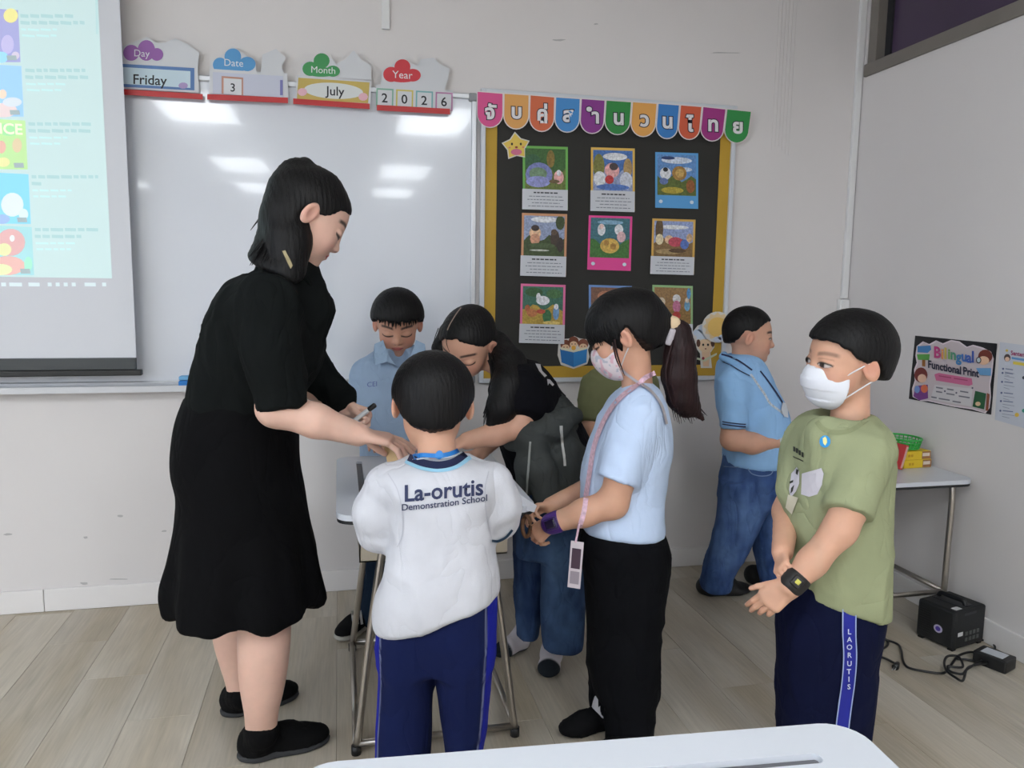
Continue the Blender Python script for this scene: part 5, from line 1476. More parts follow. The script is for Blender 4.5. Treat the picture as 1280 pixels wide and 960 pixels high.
# ------------------------------------------------------------------ boy in the white school shirt, seen from behind
def white_boy():
    D = 1.78
    root, base = person('boy seen from behind in a white La-orutis school shirt and navy trousers', ptz(540, 1005, 0))
    S = .226; C = pt(541, 506, D + .05); R = orient(-8, 24, 2)
    F = Field()
    add_head(F, C, R, S, pt(548, 575, D), .19, ear=1.05)
    F.cone(pt(548, 600, D), pt(548, 740, D), .06, .06, .03)
    for sx, (ex, ey, eD), (wx, wy, wD) in ((-1, (476, 654, D + .035), (500, 612, D + .22)), (1, (624, 648, D + .035), (606, 612, D + .22))):
        F.chain([pt(548 + sx * 62, 600, D), pt(ex, ey, eD), pt(wx, wy, wD)], [.034, .027, .022], .02)
        wr = pt(wx, wy, wD); add_hand(F, wr, unit(V(-sx * .4, 1, .0)), V(0, .1, -1), .125, (6, 8, 9, 10), side=-sx)
    feet = []
    for x, y in ((505, 1000), (580, 1000)):
        F.cone(pt(x, 800, D), pt(x, 985, D), .04, .03, .03); feet.append(pt(x, 985, D))
    skin_body(F, .009, (C, R, S), [(pt(502, 612, D + .27), .09), (pt(604, 612, D + .27), .09)], root, base, SK, 'down')
    G = Field()
    G.loft(rows([(566, 528, 572, D, .045), (574, 505, 592, D, .075), (586, 483, 612, D, .10), (604, 476, 622, D, .115), (635, 486, 618, D, .118), (680, 489, 617, D, .122), (715, 481, 622, D, .13), (745, 471, 624, D, .135), (768, 468, 622, D, .13), (792, 472, 616, D, .125)]), e=2.4, cap=.02)
    G.chain([pt(482, 606, D), pt(472, 640, D + .01), pt(474, 668, D + .03)], [.05, .048, .044], .035)
    G.chain([pt(614, 602, D), pt(623, 630, D + .01), pt(625, 652, D + .03)], [.046, .045, .040], .035)
    G.chain([pt(474, 664, D + .03), pt(487, 640, D + .12)], [.043, .038], .02)
    G.chain([pt(626, 650, D + .03), pt(616, 634, D + .11)], [.041, .036], .02)
    a, b_ = pt(470, 786, D), pt(626, 737, D); up = unit(np.cross(unit(b_ - a), V(0, 1, 0)))
    if up[2] < 0: up = -up
    G.plane((a + b_) / 2, -up, .02)
    nk = pt(547, 566, D)
    zc = pt(547, 578, D)[2]
    def neck(v):  # navy collar with a pale blue edge: distance from the neck axis
        r = np.hypot(v[:, 0] - nk[0], (v[:, 1] - D) * 1.0); h = v[:, 2] - zc + .42 * np.maximum(r - .075, 0) * 0
        return r, h
    def mband(lo, hi):
        def fn(v):
            r, h = neck(v); t = r - (v[:, 2] - zc) * .9
            return np.clip((t - lo) / .003, 0, 1) * np.clip((hi - t) / .003, 0, 1) * (v[:, 2] > zc - .03)
        return fn
    cz = pt(632, 668, D + .03)
    trim = lambda lo, hi: (lambda v: (v[:, 0] > pt(600, 650, D)[0]) * np.clip((v[:, 2] - lo) / .002, 0, 1) * np.clip((hi - v[:, 2]) / .002, 0, 1) * (v[:, 1] > D + .0))
    col = hline_color((202, 203, 210), [])
    sh = garment('shirt', G, .0065, M_vc, root, base, folds(.0075, (7, 7, 5), 21), col)
    bv = bvh_of([sh])
    tx = mat('navy print', (40, 48, 84), .7)
    text_on('shirt_lettering', bv, 'La-orutis', 554.5, 614, 20.5, tx, root, base, slope=-.085, fx=.96, offset=.022, off=.003)
    text_on('shirt_lettering', bv, 'Demonstration School', 555.5, 629.5, 8.2, tx, root, base, slope=-.115, fx=1.02, offset=.012, off=.003, arc=-.0004)
    ribbon('sleeve_trim', bv, [(614, 676), (622, 676), (632, 671), (640, 662)], 3.0, mat('dark teal trim', (28, 58, 84), .7), root, base, .003, fb=D - .03)
    for pth in ([(485, 592), (497, 612), (503, 640), (503, 668), (497, 684)], [(611, 589), (606, 612), (608, 645), (614, 672)]): ribbon('shirt_seam', bv, pth, 1.2, paint(186, 187, 196), root, base, .0015)
    P = Field()
    lw = rows([(735, 474, 545, D, .105), (790, 474, 546, D, .10), (840, 473, 544, D, .092), (880, 471, 541, D, .085), (915, 469, 540, D, .08), (945, 468, 538, D, .075), (990, 470, 534, D, .07)])
    rw = rows([(735, 545, 617, D, .105), (790, 544, 617, D, .10), (840, 545, 614, D, .092), (880, 550, 611, D, .085), (915, 555, 607, D, .08), (945, 558, 603, D, .075), (990, 560, 600, D, .07)])
    P.loft(lw, .012, 2.2); P.loft(rw, .012, 2.2); P.loft(rows([(725, 478, 616, D, .115), (790, 476, 616, D, .11), (826, 476, 615, D, .09)]), .03, 2.3)
    xr = lambda z, rr, s: np.interp(z, [q[0][2] for q in rr[::-1]], [q[0][0] + s * q[1] for q in rr[::-1]])
    def stripe(lo, hi):
        def fn(v):
            d = np.minimum(xr(v[:, 2], rw, 1) - v[:, 0], v[:, 0] - xr(v[:, 2], lw, -1))
            return np.clip((d - lo) / .003, 0, 1) * np.clip((hi - d) / .003, 0, 1)
        return fn
    col = hline_color((14, 25, 68), [(stripe(-.2, .014), M_royal), (stripe(.0135, .0175), (170, 180, 214))])
    pn = garment('trousers', P, .0065, M_vc, root, base, folds(.006, (9, 9, 4), 31), col)
    for x in (503, 581):
        H_ = Field(); he = V(pt(x, 985, D)[0], D - .05, 0); shoe(H_, he, he + V(0, .19, 0), .075, .07); H_.plane(V(0, 0, .001), (0, 0, -1), .003); garment('shoe', H_, .006, cloth('black canvas', (20, 20, 22)), root, base)
    Hh = Field(); add_hair(Hh, C, R, S, hl_boy(.25, .05, .02, -.2, -.37), t=.055, jag=.012, seed=4, top=.02, side=.02); garment('hair', Hh, .004, HAIR, root, base, hair_disp(.001, 11))
    # lanyard round the neck with an oval badge
    bv = bvh_of([o for o in root.children if o.name.split('.')[0] in ('body', 'shirt')])
    ribbon('collar_edge', bv, [(507, 577), (520, 583), (535, 587), (552, 588), (570, 584), (588, 572)], 5, paint(150, 200, 226), root, base, .003, fb=D - .03)
    ribbon('collar_band', bv, [(511, 572.5), (524, 578), (538, 581.5), (552, 582), (568, 578), (582, 568)], 9, mat('navy rib', (24, 34, 72), .8), root, base, .004, fb=D - .03)
    ribbon('lanyard', bv, [(517, 573), (528, 569.5), (548, 570.5), (562, 568), (573, 563.5)], 7, mat('blue lanyard', (30, 120, 196), .6), root, base, .005, fb=D - .03)
    ribbon('collar_piping', bv, [(521, 575.5), (535, 574), (552, 574.5), (568, 571), (578, 566)], 1.8, paint(206, 214, 222), root, base, .005, fb=D - .03)
    decal('oval_badge', bv, circ(549, 570, 4.6, 16, 7), mat('badge blue', (36, 128, 204), .4), root, base, .009)
white_boy()

# ------------------------------------------------------------------ masked girl with the long ponytail
def pony_girl():
    D = 2.12
    root, base = person('girl in a pale blue tee and black trousers with a ponytail and patterned mask', ptz(770, 925, 0))
    S = .213; C = pt(778, 419, D); R = orient(283, 22, 0)
    F = Field(); P_ = lambda x, y, z: C + R @ (S * V(x, y, z))
    add_head(F, C, R, S, pt(797, 492, D), .19, nose=.8)
    F.cone(pt(790, 520, D), pt(780, 640, D), .06, .06, .03)
    # near arm
    el = pt(766, 629, D - .13); wr = pt(688, 655, D - .10)
    F.chain([pt(795, 520, D - .12), pt(778, 590, D - .135), el, pt(730, 641, D - .12), wr], [.045, .042, .040, .036, .026], .02)
    hd = unit(pt(664, 676, D - .07) - wr)
    add_hand(F, wr, hd, V(.45, .75, -.45), .125, (24, 30, 36, 44), side=-1, spread=.05, thumb=(.8, .45, .3))
    # far arm
    el2 = pt(752, 602, D + .15); wr2 = pt(688, 632, D + .06)
    F.chain([pt(780, 520, D + .12), el2, wr2], [.042, .034, .024], .02)
    hd2 = unit(pt(655, 636, D + .02) - wr2)
    add_hand(F, wr2, hd2, V(.1, -.6, -.8), .12, (35, 40, 45, 50), side=-1, spread=.04, thumb=(.8, .4, .4))
    for x, D_ in ((785, D - .06), (757, D + .07)): F.cone(pt(x, 700, D_), pt(x, 890, D_), .04, .03, .03)
    skin_body(F, .0085, (C, R, S), [(wr + hd * .055, .085), (wr2 + hd2 * .05, .08)], root, base, SK, 'down')
    G = Field()
    G.loft(rows([(476, 790, 812, D, .05), (486, 776, 822, D, .095), (500, 764, 829, D, .135), (525, 750, 835, D, .15), (555, 737, 838, D, .145), (585, 729, 834, D, .135), (615, 727, 830, D, .13), (640, 727, 829, D, .133), (672, 728, 830, D, .135)]), e=2.3, cap=.02)
    G.sleeve(pt(800, 512, D - .105), pt(771, 601, D - .14), .055, .055, .03)
    G.chain([pt(782, 516, D + .105), pt(762, 580, D + .14)], [.055, .048], .035)
    a, b_ = pt(735, 659, D), pt(826, 652, D); 
    G.plane(pt(780, 662, D), V(-.06, 0, -1), .012)
    nb_ = pt(798, 484, D)
    sh = garment('shirt', G, .007, cloth('pale blue cotton', (194, 212, 240), .04), root, base, folds(.006, (8, 8, 6), 41))
    K = Field()
    K.loft(rows([(640, 740, 816, D, .10), (655, 732, 823, D, .118), (668, 724, 832, D, .127), (690, 725, 838, D, .13), (720, 728, 836, D, .13), (760, 731, 829, D, .125), (810, 734, 824, D, .12), (850, 738, 822, D, .12), (866, 742, 821, D, .115)]), .03, 2.3)
    K.loft(rows([(800, 752, 825, D - .055, .065), (850, 754, 822, D - .055, .066), (900, 756, 818, D - .055, .068), (938, 757, 815, D - .055, .07)]), .02, 2.2)
    K.loft(rows([(800, 733, 800, D + .06, .06), (850, 737, 795, D + .06, .06), (880, 736, 792, D + .06, .06), (893, 741, 790, D + .06, .06)]), .02, 2.2)
    garment('trousers', K, .0075, cloth('black trouser twill', (11, 12, 16), .1), root, base, folds(.007, (9, 9, 6), 51))
    for hx, hy, tx, ty in ((768, 905, 699, 922), (800, 946, 738, 955)):
        H_ = Field(); he, to = ptz(hx, hy, 0), ptz(tx, ty, 0); shoe(H_, he, to, .075, .075); H_.plane(V(0, 0, .001), (0, 0, -1), .003); garment('shoe', H_, .005, cloth('black trainer', (18, 18, 20)), root, base, folds(.002, (50, 50, 50), 3))
        if hx > 790: continue
        sk = Field(); sk.cone(he + unit(to - he) * .045 + V(0, 0, .05), he + unit(to - he) * .04 + V(0, 0, .12), .033, .03, .01); garment('sock', sk, .005, cloth('white sock', (200, 200, 206)), root, base)
    # hair
    Hh = Field()
    add_hair(Hh, C, R, S, [(-180, -.30), (-140, -.28), (-114, -.10), (-98, .10), (-84, .02), (-72, -.20), (-62, -.10), (-48, .02), (0, .02), (48, .02), (62, -.10), (72, -.20), (84, .02), (98, .10), (114, -.10), (140, -.28), (180, -.30)], t=.055, jag=.02, seed=7, top=.05, back=.02, front=.01)
    tie = pt(838, 407, D)
    Hh.chain([pt(806, 400, D), tie], [.075, .026], .04)
    garment('hair', Hh, .004, HAIR, root, base, hair_disp(.001, 5))
    Q = Field()
    Q.chain([tie, pt(848, 416, D), pt(850, 440, D), pt(848, 470, D), pt(852, 498, D), pt(858, 515, D)], [.022, .03, .040, .043, .036, .018], .025)
    Q.chain([pt(854, 470, D), pt(862, 505, D), pt(878, 524, D)], [.03, .022, .006], .02)
    garment('ponytail', Q, .0045, hair_mat('dark brown hair', (38, 23, 24)), root, base, hair_disp(.0022, 8))
    rng = random.Random(5); paths, rr = [], []
    for i in range(40):
        a = rng.random(); dd = rng.uniform(-.035, .03)
        paths.append([pt(846 + rng.uniform(-8, 10), 425, D + dd), pt(832 + a * 34, 465, D + dd * 1.2), pt(838 + a * 32, 500, D + dd), pt(843 + a * 36 + rng.uniform(-3, 6), 512 + rng.uniform(-4, 18), D + dd * .7)]); rr.append(rng.uniform(.002, .004))
    paths += [[pt(768, 424, D - .09), pt(772, 445, D - .092), pt(781, 470, D - .085)], [pt(766, 428, D - .09), pt(770, 448, D - .09), pt(776, 462, D - .085)]]; rr += [.003, .0025]
    strand_locks('loose_strands', paths, rr, hair_mat('dark brown hair', (38, 23, 24)), root, base)
    fringe('fringe', C, R, S, list(range(-84, 85, 3)), .34, 0.0, .02, root, base, 3, .055, .03)
    T_ = Field(); T_.cone(pt(834, 404, D - .012), pt(841, 405, D - .01), .0235, .0225, .01); garment('hair_band', T_, .0035, mat('cream scrunchie', (222, 196, 160), .7), root, base)
    T_ = Field(); T_.rbox(pt(838, 421, D - .03), (.010, .006, .024), orient(0, 0, 14), .005); garment('hair_clip', T_, .003, mat('clear glitter clip', (176, 170, 176), .25), root, base)
    # patterned mask with loop and neck strap
    Mk = mask_field(C, R, S)
    def mcol(v):
        c = np.tile(lin3((220, 210, 214)), (len(v), 1)); n1 = vnoise(v * 75, 3); n2 = vnoise(v * 95 + 4, 9)
        c[n1 > .42] = lin3((216, 176, 188)); c[n2 > .5] = lin3((178, 180, 192)); return c
    garment('face_mask', Mk, .003, M_vc, root, base, None, mcol)
    ear = P_(-.39, -.02, -.05)
    wl = paint(214, 208, 208)
    loop_tube('ear_loop', [P_(-.30, .17, -.12), P_(-.36, .05, .03), P_(-.40, -.06, .08)], .0018, wl, root, base)
    loop_tube('ear_loop', [P_(-.27, .16, -.40), P_(-.345, .02, -.24), P_(-.38, -.10, -.12)], .0018, wl, root, base)
    bv = bvh_of([o for o in root.children if o.name.split('.')[0] in ('shirt', 'body', 'trousers')])
    ly = mat('pink patterned lanyard', (214, 180, 196), .6, var=.25, scale=110)
    ribbon('lanyard', bv, [(819, 466), (806, 472), (796, 482), (778, 496), (764, 512), (752, 534), (743, 560), (738, 590), (734, 615), (730, 640), (724, 660)], 6, ly, root, base, .004, fb=D - .1)
    ribbon('mask_strap', bv, [(777, 461), (786, 469), (800, 480), (815, 492), (826, 508), (832, 530)], 3.2, paint(176, 172, 178), root, base, .006, fb=D - .07)
    # name card on the lanyard
    cd = pt(719.5, 706, D - .17); bm = bmesh.new()
    cw = Vector(to_world([cd])[0] - np.array(base))
    Rm = Matrix.Rotation(-YAW - .25, 3, 'Z') @ Matrix.Rotation(math.radians(3), 3, 'Y')
    for nm, (x0, x1, z0, z1, t0, t1), m_ in (('name_card', (-.017, .017, -.064, .064, -.001, .001), paint(206, 196, 202)), ('card_photo', (-.012, .012, -.010, .045, -.0022, -.0012), paint(66, 46, 62)), ('card_print', (-.012, .012, -.052, -.018, -.0022, -.0012), paint(150, 140, 150))):
        bm = bx(bmesh.new(), x0, x1, t0, t1, z0, z1, .0004 if nm == 'name_card' else 0)
        bmesh.ops.rotate(bm, verts=bm.verts, cent=(0, 0, 0), matrix=Rm); bmesh.ops.translate(bm, verts=bm.verts, vec=cw); obj(nm, bm, m_, root)
    loop_tube('card_cord', [pt(724, 655, D - .16), pt(722, 666, D - .168), pt(719.5, 678, D - .17)], .003, ly, root, base)
    # purple smart watch on the near wrist
    W = Field(); ax = unit(wr - pt(730, 641, D - .12)); wc = wr - ax * .012
    W.cone(wc - ax * .009, wc + ax * .009, .0305, .0295, .004); garment('watch_strap', W, .003, mat('violet strap', (70, 34, 120), .4), root, base)
    side_ = unit(pt(676, 660, D - .2) - wc); Rw = np.stack([ax, np.cross(side_, ax), side_], 1)
    W = Field(); W.rbox(wc + side_ * .029, (.019, .017, .006), Rw, .004); garment('watch_case', W, .0025, mat('dark violet case', (44, 20, 84), .3), root, base)
    W = Field(); W.rbox(wc + side_ * .0352, (.014, .012, .0018), Rw, .0015); garment('watch_screen', W, .002, mat('watch glass', (26, 16, 44), .1), root, base)
pony_girl()
# ------------------------------------------------------------------ boy in the green tee and white mask
def green_boy():
    D = 1.87
    root, base = person('boy in a green tee and white face mask clasping his wrist', ptz(1030, 985, 0))
    S = .218; C = pt(1057, 450, D); R = orient(260, 2, -5)
    F = Field(); P_ = lambda x, y, z: C + R @ (S * V(x, y, z))
    add_head(F, C, R, S, pt(1062, 530, D), .195, nose=.7)
    F.cone(pt(1055, 560, D), pt(1045, 740, D), .06, .06, .03)
    # his left arm (towards the wall side), straight down across the front
    el = pt(1050, 662, D - .145); wr = pt(988, 733, D - .17)
    F.chain([pt(1086, 565, D - .09), pt(1064, 630, D - .14), el, pt(1015, 703, D - .16), wr], [.042, .040, .037, .032, .0255], .02)
    hd = unit(pt(940, 768, D - .15) - wr)
    add_hand(F, wr, hd, V(.35, .8, -.3), .14, (20, 24, 28, 32), side=-1, spread=.02, thumb=(.85, .5, .15), thumb_curl=15)
    el2 = pt(984, 640, D + .06); wr2 = pt(978, 690, D - .10)
    F.chain([pt(1008, 570, D + .06), el2, wr2], [.040, .035, .025], .02)
    hd2 = unit(pt(976, 722, D - .175) - wr2)
    add_hand(F, wr2, hd2, V(.85, .5, -.1), .115, (30, 36, 40, 46), side=-1, spread=.03, thumb=(.7, .3, .8))
    for x in (1002, 1060): F.cone(pt(x, 830, D), pt(x, 965, D), .035, .03, .03)
    skin_body(F, .0085, (C, R, S), [(wr + hd * .055, .09), (wr2 + hd2 * .045, .075)], root, base, SK, 'open', gaze=.016, vox=.0022, brow=.55)
    G = Field()
    G.loft(rows([(512, 1030, 1086, D, .055), (522, 1010, 1094, D, .085), (536, 1000, 1104, D, .115), (560, 995, 1108, D, .125), (600, 988, 1109, D, .125), (650, 983, 1108, D, .125), (700, 984, 1107, D, .128), (740, 985, 1107, D, .13), (785, 985, 1107, D, .13)]), e=2.3, cap=.02)
    G.sleeve(pt(1086, 558, D - .08), pt(1060, 642, D - .15), .055, .056, .02)
    G.chain([pt(1006, 555, D + .06), pt(992, 610, D + .02)], [.05, .045], .03)
    a, b_ = pt(985, 731, D), pt(1108, 768, D); up = unit(np.cross(unit(b_ - a), V(0, 1, 0))); up = up if up[2] > 0 else -up
    G.plane((a + b_) / 2, -up, .012)
    sk = Field(); 
    G.ell(pt(1056, 512, D - .01), (.062, .062, .045), np.eye(3), .012, 's')
    sh = garment('shirt', G, .0065, cloth('sage green cotton', (150, 156, 122), .05), root, base, folds(.007, (7, 7, 5), 61))
    bv = bvh_of([sh])
    ribbon('neck_rib', bv, [(1021, 527), (1030, 537), (1046, 541), (1066, 537), (1086, 523)], 6, cloth('sage rib', (138, 144, 110), .05), root, base, .002, fb=D - .05)
    decal('round_sticker', bv, circ(1031.5, 552, 6.8, 18, 7.5), paint(40, 148, 214), root, base, .003); decal('sticker_print', bv, [(1029, 548), (1032, 546), (1034, 549), (1034.5, 553), (1032, 557), (1029.5, 554)], paint(222, 220, 150), root, base, .0045)
    ink = paint(46, 48, 42); pale = paint(196, 192, 200)
    for k, (x, y) in enumerate(((993.5, 562), (997, 564), (1000.5, 566.5), (1004, 569))):
        decal('print_mark', bv, [(x - 1.3, y - 4), (x + 1.3, y - 3.2), (x + 1.3, y + 3), (x - 1.3, y + 2)], ink, root, base, .003)
    decal('print_line', bv, [(992, 570), (1005, 576), (1005, 577.4), (992, 571.4)], ink, root, base, .003)
    decal('shirt_print', bv, [(1003, 592), (1010, 596), (1018, 594), (1027, 585), (1030, 592), (1028, 606), (1022, 618), (1012, 621), (1002, 618)], pale, root, base, .003)
    decal('shirt_print', bv, [(990, 592), (997, 584), (1000, 590), (1000, 604), (996, 614), (989, 622), (987, 612)], pale, root, base, .0035)
    for pts in ([(997, 586), (999.5, 588), (998, 594), (996, 592)], [(988, 602), (993, 600), (992.5, 603), (988, 605)], [(990, 610), (994, 606), (992, 614), (989, 617)]): decal('print_mark', bv, pts, ink, root, base, .005)
    decal('paper_tag', bv, [(986, 618), (999, 622), (991, 643), (983, 634)], paint(206, 200, 178), root, base, .005)
    # trousers with the lettered side stripe
    P = Field()
    P.loft(rows([(715, 984, 1102, D, .115), (770, 974, 1101, D, .125), (815, 973, 1092, D, .12), (850, 975, 1088, D, .115), (900, 976, 1081, D, .11), (935, 977, 1076, D, .105)]), .03, 2.3)
    P.loft(rows([(840, 975, 1034, D + .03, .075), (905, 976, 1032, D + .03, .07), (965, 978, 1030, D + .03, .065), (985, 980, 1028, D + .03, .06)]), .02, 2.2)
    P.loft(rows([(840, 1026, 1089, D - .02, .078), (905, 1026, 1081, D - .02, .075), (965, 1028, 1074, D - .02, .068), (988, 1030, 1072, D - .02, .06)]), .02, 2.2)
    pn = garment('trousers', P, .0065, cloth('navy trouser knit', (13, 18, 46), .06), root, base, folds(.006, (9, 9, 4), 71))
    bv = bvh_of([pn])
    path = [(1061.5, 755), (1061, 790), (1062, 820), (1060, 850), (1056, 880), (1053, 905), (1051, 930), (1050, 955)]
    ribbon('side_stripe', bv, path, 15.5, mat('royal blue stripe', (24, 32, 140), .8), root, base, .003)
    for s_ in (-8, 8): ribbon('stripe_piping', bv, [(x + s_, y) for x, y in path], 1.5, paint(150, 164, 206), root, base, .0045)
    for ch, y in zip('LAORUTIS', (789.5, 799, 808.5, 818.5, 829, 839, 848.5, 858)):
        text_on('stripe_lettering', bv, ch, 1061 + (0 if y < 830 else -.6), y, 6.4, paint(196, 202, 226), root, base, off=.005, offset=.02)
    for x in (1003, 1052):
        H_ = Field(); q = pt(x, 965, D); he = V(q[0] + .03, D + .03, 0); shoe(H_, he, he + V(-.12, -.12, 0), .075, .07); H_.plane(V(0, 0, .001), (0, 0, -1), .003); garment('shoe', H_, .006, cloth('black canvas', (20, 20, 22)), root, base)
    Hh = Field(); add_hair(Hh, C, R, S, hl_boy(.25, .12, .06, -.16, -.24), t=.06, jag=.012, seed=9, top=.03, back=.02); garment('hair', Hh, .004, HAIR, root, base, hair_disp(.0009, 21))
    Mk = mask_field(C, R, S)
    q0 = C
    def pleat(v, n):
        q = ((v - C) @ R) / S; return .0022 * np.sign(np.sin((q[:, 2] + .05) * 26)) * np.clip((q[:, 1] - .2) * 8, 0, 1) * .6
    garment('face_mask', Mk, .0028, M_mask, root, base, pleat)
    for s_ in (-1, 1):
        loop_tube('ear_loop', [P_(s_ * .29, .19, -.13), P_(s_ * .35, .06, -.03), P_(s_ * .40, -.08, .06)], .0018, paint(218, 216, 220), root, base)
        loop_tube('ear_loop', [P_(s_ * .26, .18, -.40), P_(s_ * .34, .03, -.26), P_(s_ * .385, -.10, -.16)], .0018, paint(218, 216, 220), root, base)
    W = Field(); ax = unit(wr - pt(1015, 703, D - .16)); wc = wr - ax * .016
    W.cone(wc - ax * .008, wc + ax * .008, .0305, .0295, .004); garment('watch_strap', W, .003, mat('black rubber strap', (26, 24, 24), .5), root, base)
    sd = unit(pt(998, 731, D - .3) - wc + V(.02, 0, 0)); Rw = np.stack([ax, np.cross(sd, ax), sd], 1)
    W = Field(); W.rbox(wc + sd * .029, (.014, .013, .006), Rw, .004); garment('watch_case', W, .0025, mat('black rubber strap', (26, 24, 24), .5), root, base)
    W = Field(); W.rbox(wc + sd * .0355, (.006, .006, .001), Rw, .0008); garment('watch_face', W, .0015, paint(206, 200, 90), root, base)
green_boy()

# ------------------------------------------------------------------ boy in the grey-blue polo behind the desk
def polo_boy():
    D = 2.84
    root, base = person('boy in a grey blue polo shirt looking down behind the desk', ptz(475, 800, 0))
    S = .213; C = pt(497, 405, D); R = orient(173, 24, 0)
    F = Field()
    add_head(F, C, R, S, pt(497, 455, D + .03), .2, nose=.8, ear=1.15)
    F.cone(pt(497, 470, D), pt(497, 600, D), .055, .055, .03)
    wr = pt(463, 548, D - .16); wr2 = pt(532, 548, D - .16)
    F.chain([pt(452, 475, D), pt(446, 540, D - .04), wr], [.04, .034, .025], .02); F.chain([pt(542, 475, D), pt(549, 540, D - .04), wr2], [.04, .034, .025], .02)
    add_hand(F, wr, V(.4, -1, -.1), V(0, 0, -1), .12, (6, 8, 9, 10), side=1); add_hand(F, wr2, V(-.4, -1, -.1), V(0, 0, -1), .12, (6, 8, 9, 10), side=-1)
    for x in (462, 505): F.cone(pt(x, 650, D), pt(x, 775, D), .035, .03, .03)
    skin_body(F, .009, (C, R, S), [(wr + V(.01, -.05, 0), .08), (wr2 + V(-.01, -.05, 0), .08)], root, base, (196, 146, 122), 'down')
    G = Field()
    G.loft(rows([(432, 476, 521, D + .02, .055), (442, 464, 531, D + .01, .075), (452, 450, 546, D, .09), (468, 444, 552, D, .1), (500, 446, 549, D, .1), (550, 449, 546, D, .1), (610, 449, 546, D, .1)]), e=2.3, cap=.02)
    G.chain([pt(455, 466, D), pt(447, 500, D - .015), pt(446, 526, D - .03)], [.045, .043, .042], .03); G.chain([pt(541, 466, D), pt(549, 500, D - .015), pt(549, 526, D - .03)], [.045, .043, .042], .03)
    G.ell(pt(499, 444, D - .07), (.035, .05, .05), np.eye(3), .01, 's')
    pc = cloth('grey blue pique', (148, 168, 192), .05)
    sh = garment('shirt', G, .007, pc, root, base, folds(.006, (7, 7, 5), 81))
    # collar leaves
    bm_pts = [[(468, 430), (479, 425), (484, 441), (494, 456), (484, 452), (469, 456), (466, 445)], [(531, 430), (520, 425), (515, 441), (505, 456), (515, 452), (530, 456), (533, 445)]]
    for pts in bm_pts:
        dl = lambda v: D - .118 + max(0., (450 - v)) * .0026
        bm = poly_prism(bmesh.new(), pts, 0.0, .006, lambda u, v, t: Vector(onD(u, v, dl(v) - t)) - Vector(base))
        obj('collar_leaf', bm, cloth('polo collar', (150, 172, 196), .04), root)
    bv = bvh_of([sh])
    text_on('chest_embroidery', bv, 'CEI', 465.5, 480.5, 6.2, paint(84, 94, 150), root, base, slope=-.1, fx=1.05, off=.003)
    P = Field()
    P.loft(rows([(560, 452, 545, D, .10), (620, 449, 548, D, .105), (660, 450, 545, D, .1)]), .03, 2.3)
    for xa, xb in ((450, 497), (498, 540)): P.loft(rows([(640, xa, xb, D, .08), (700, xa + 1, xb - 2, D, .072), (760, xa + 2, xb - 5, D - .02, .065), (780, xa + 4, xb - 8, D - .03, .06)]), .02, 2.2)
    garment('trousers', P, .008, cloth('dark teal trousers', (24, 38, 54), .08), root, base, folds(.006, (9, 9, 5), 91))
    for hx, hy, tx, ty in ((463, 778, 422, 803), (515, 776, 530, 796)):
        H_ = Field(); he, to = ptz(hx, hy, 0), ptz(tx, ty, 0)
        shoe(H_, he, to, .085, .085); H_.plane(V(0, 0, .02), (0, 0, -1), .003); so = garment('shoe', H_, .0055, cloth('black trainer', (18, 18, 20)), root, base)
        Q = Field(); d = unit(to - he); Rm = np.stack([V(-d[1], d[0], 0), d, V(0, 0, 1)], 1); L = np.linalg.norm(to - he)
        Q.ell(he + d * L * .22 + V(0, 0, .012), (.042, L * .24, .02), Rm, .03); Q.ell(he + d * L * .68 + V(0, 0, .012), (.047, L * .33, .018), Rm, .03); Q.plane(V(0, 0, .001), (0, 0, -1), .002); garment('sole', Q, .005, mat('pale sole', (170, 168, 160), .7), root, base)
        b2 = bvh_of([so]); m_ = (hx + tx) / 2
        for k in range(3): decal('shoe_stripe', b2, [(m_ - 4 + 5 * k, hy - 14), (m_ - 1 + 5 * k, hy - 15), (m_ + 1 + 5 * k, hy + 2), (m_ - 2 + 5 * k, hy + 3)], paint(206, 206, 204), root, base, .003, 2.7)
    Hh = Field(); add_hair(Hh, C, R, S, hl_boy(.23, .15, .12, -.05, -.25), t=.07, jag=.03, seed=12, top=.06, side=.03); garment('hair', Hh, .0045, HAIR, root, base, hair_disp(.0012, 31))
    fringe('fringe', C, R, S, list(range(-58, 59, 4)), .36, .16, .022, root, base, 5, .05, .05)
polo_boy()

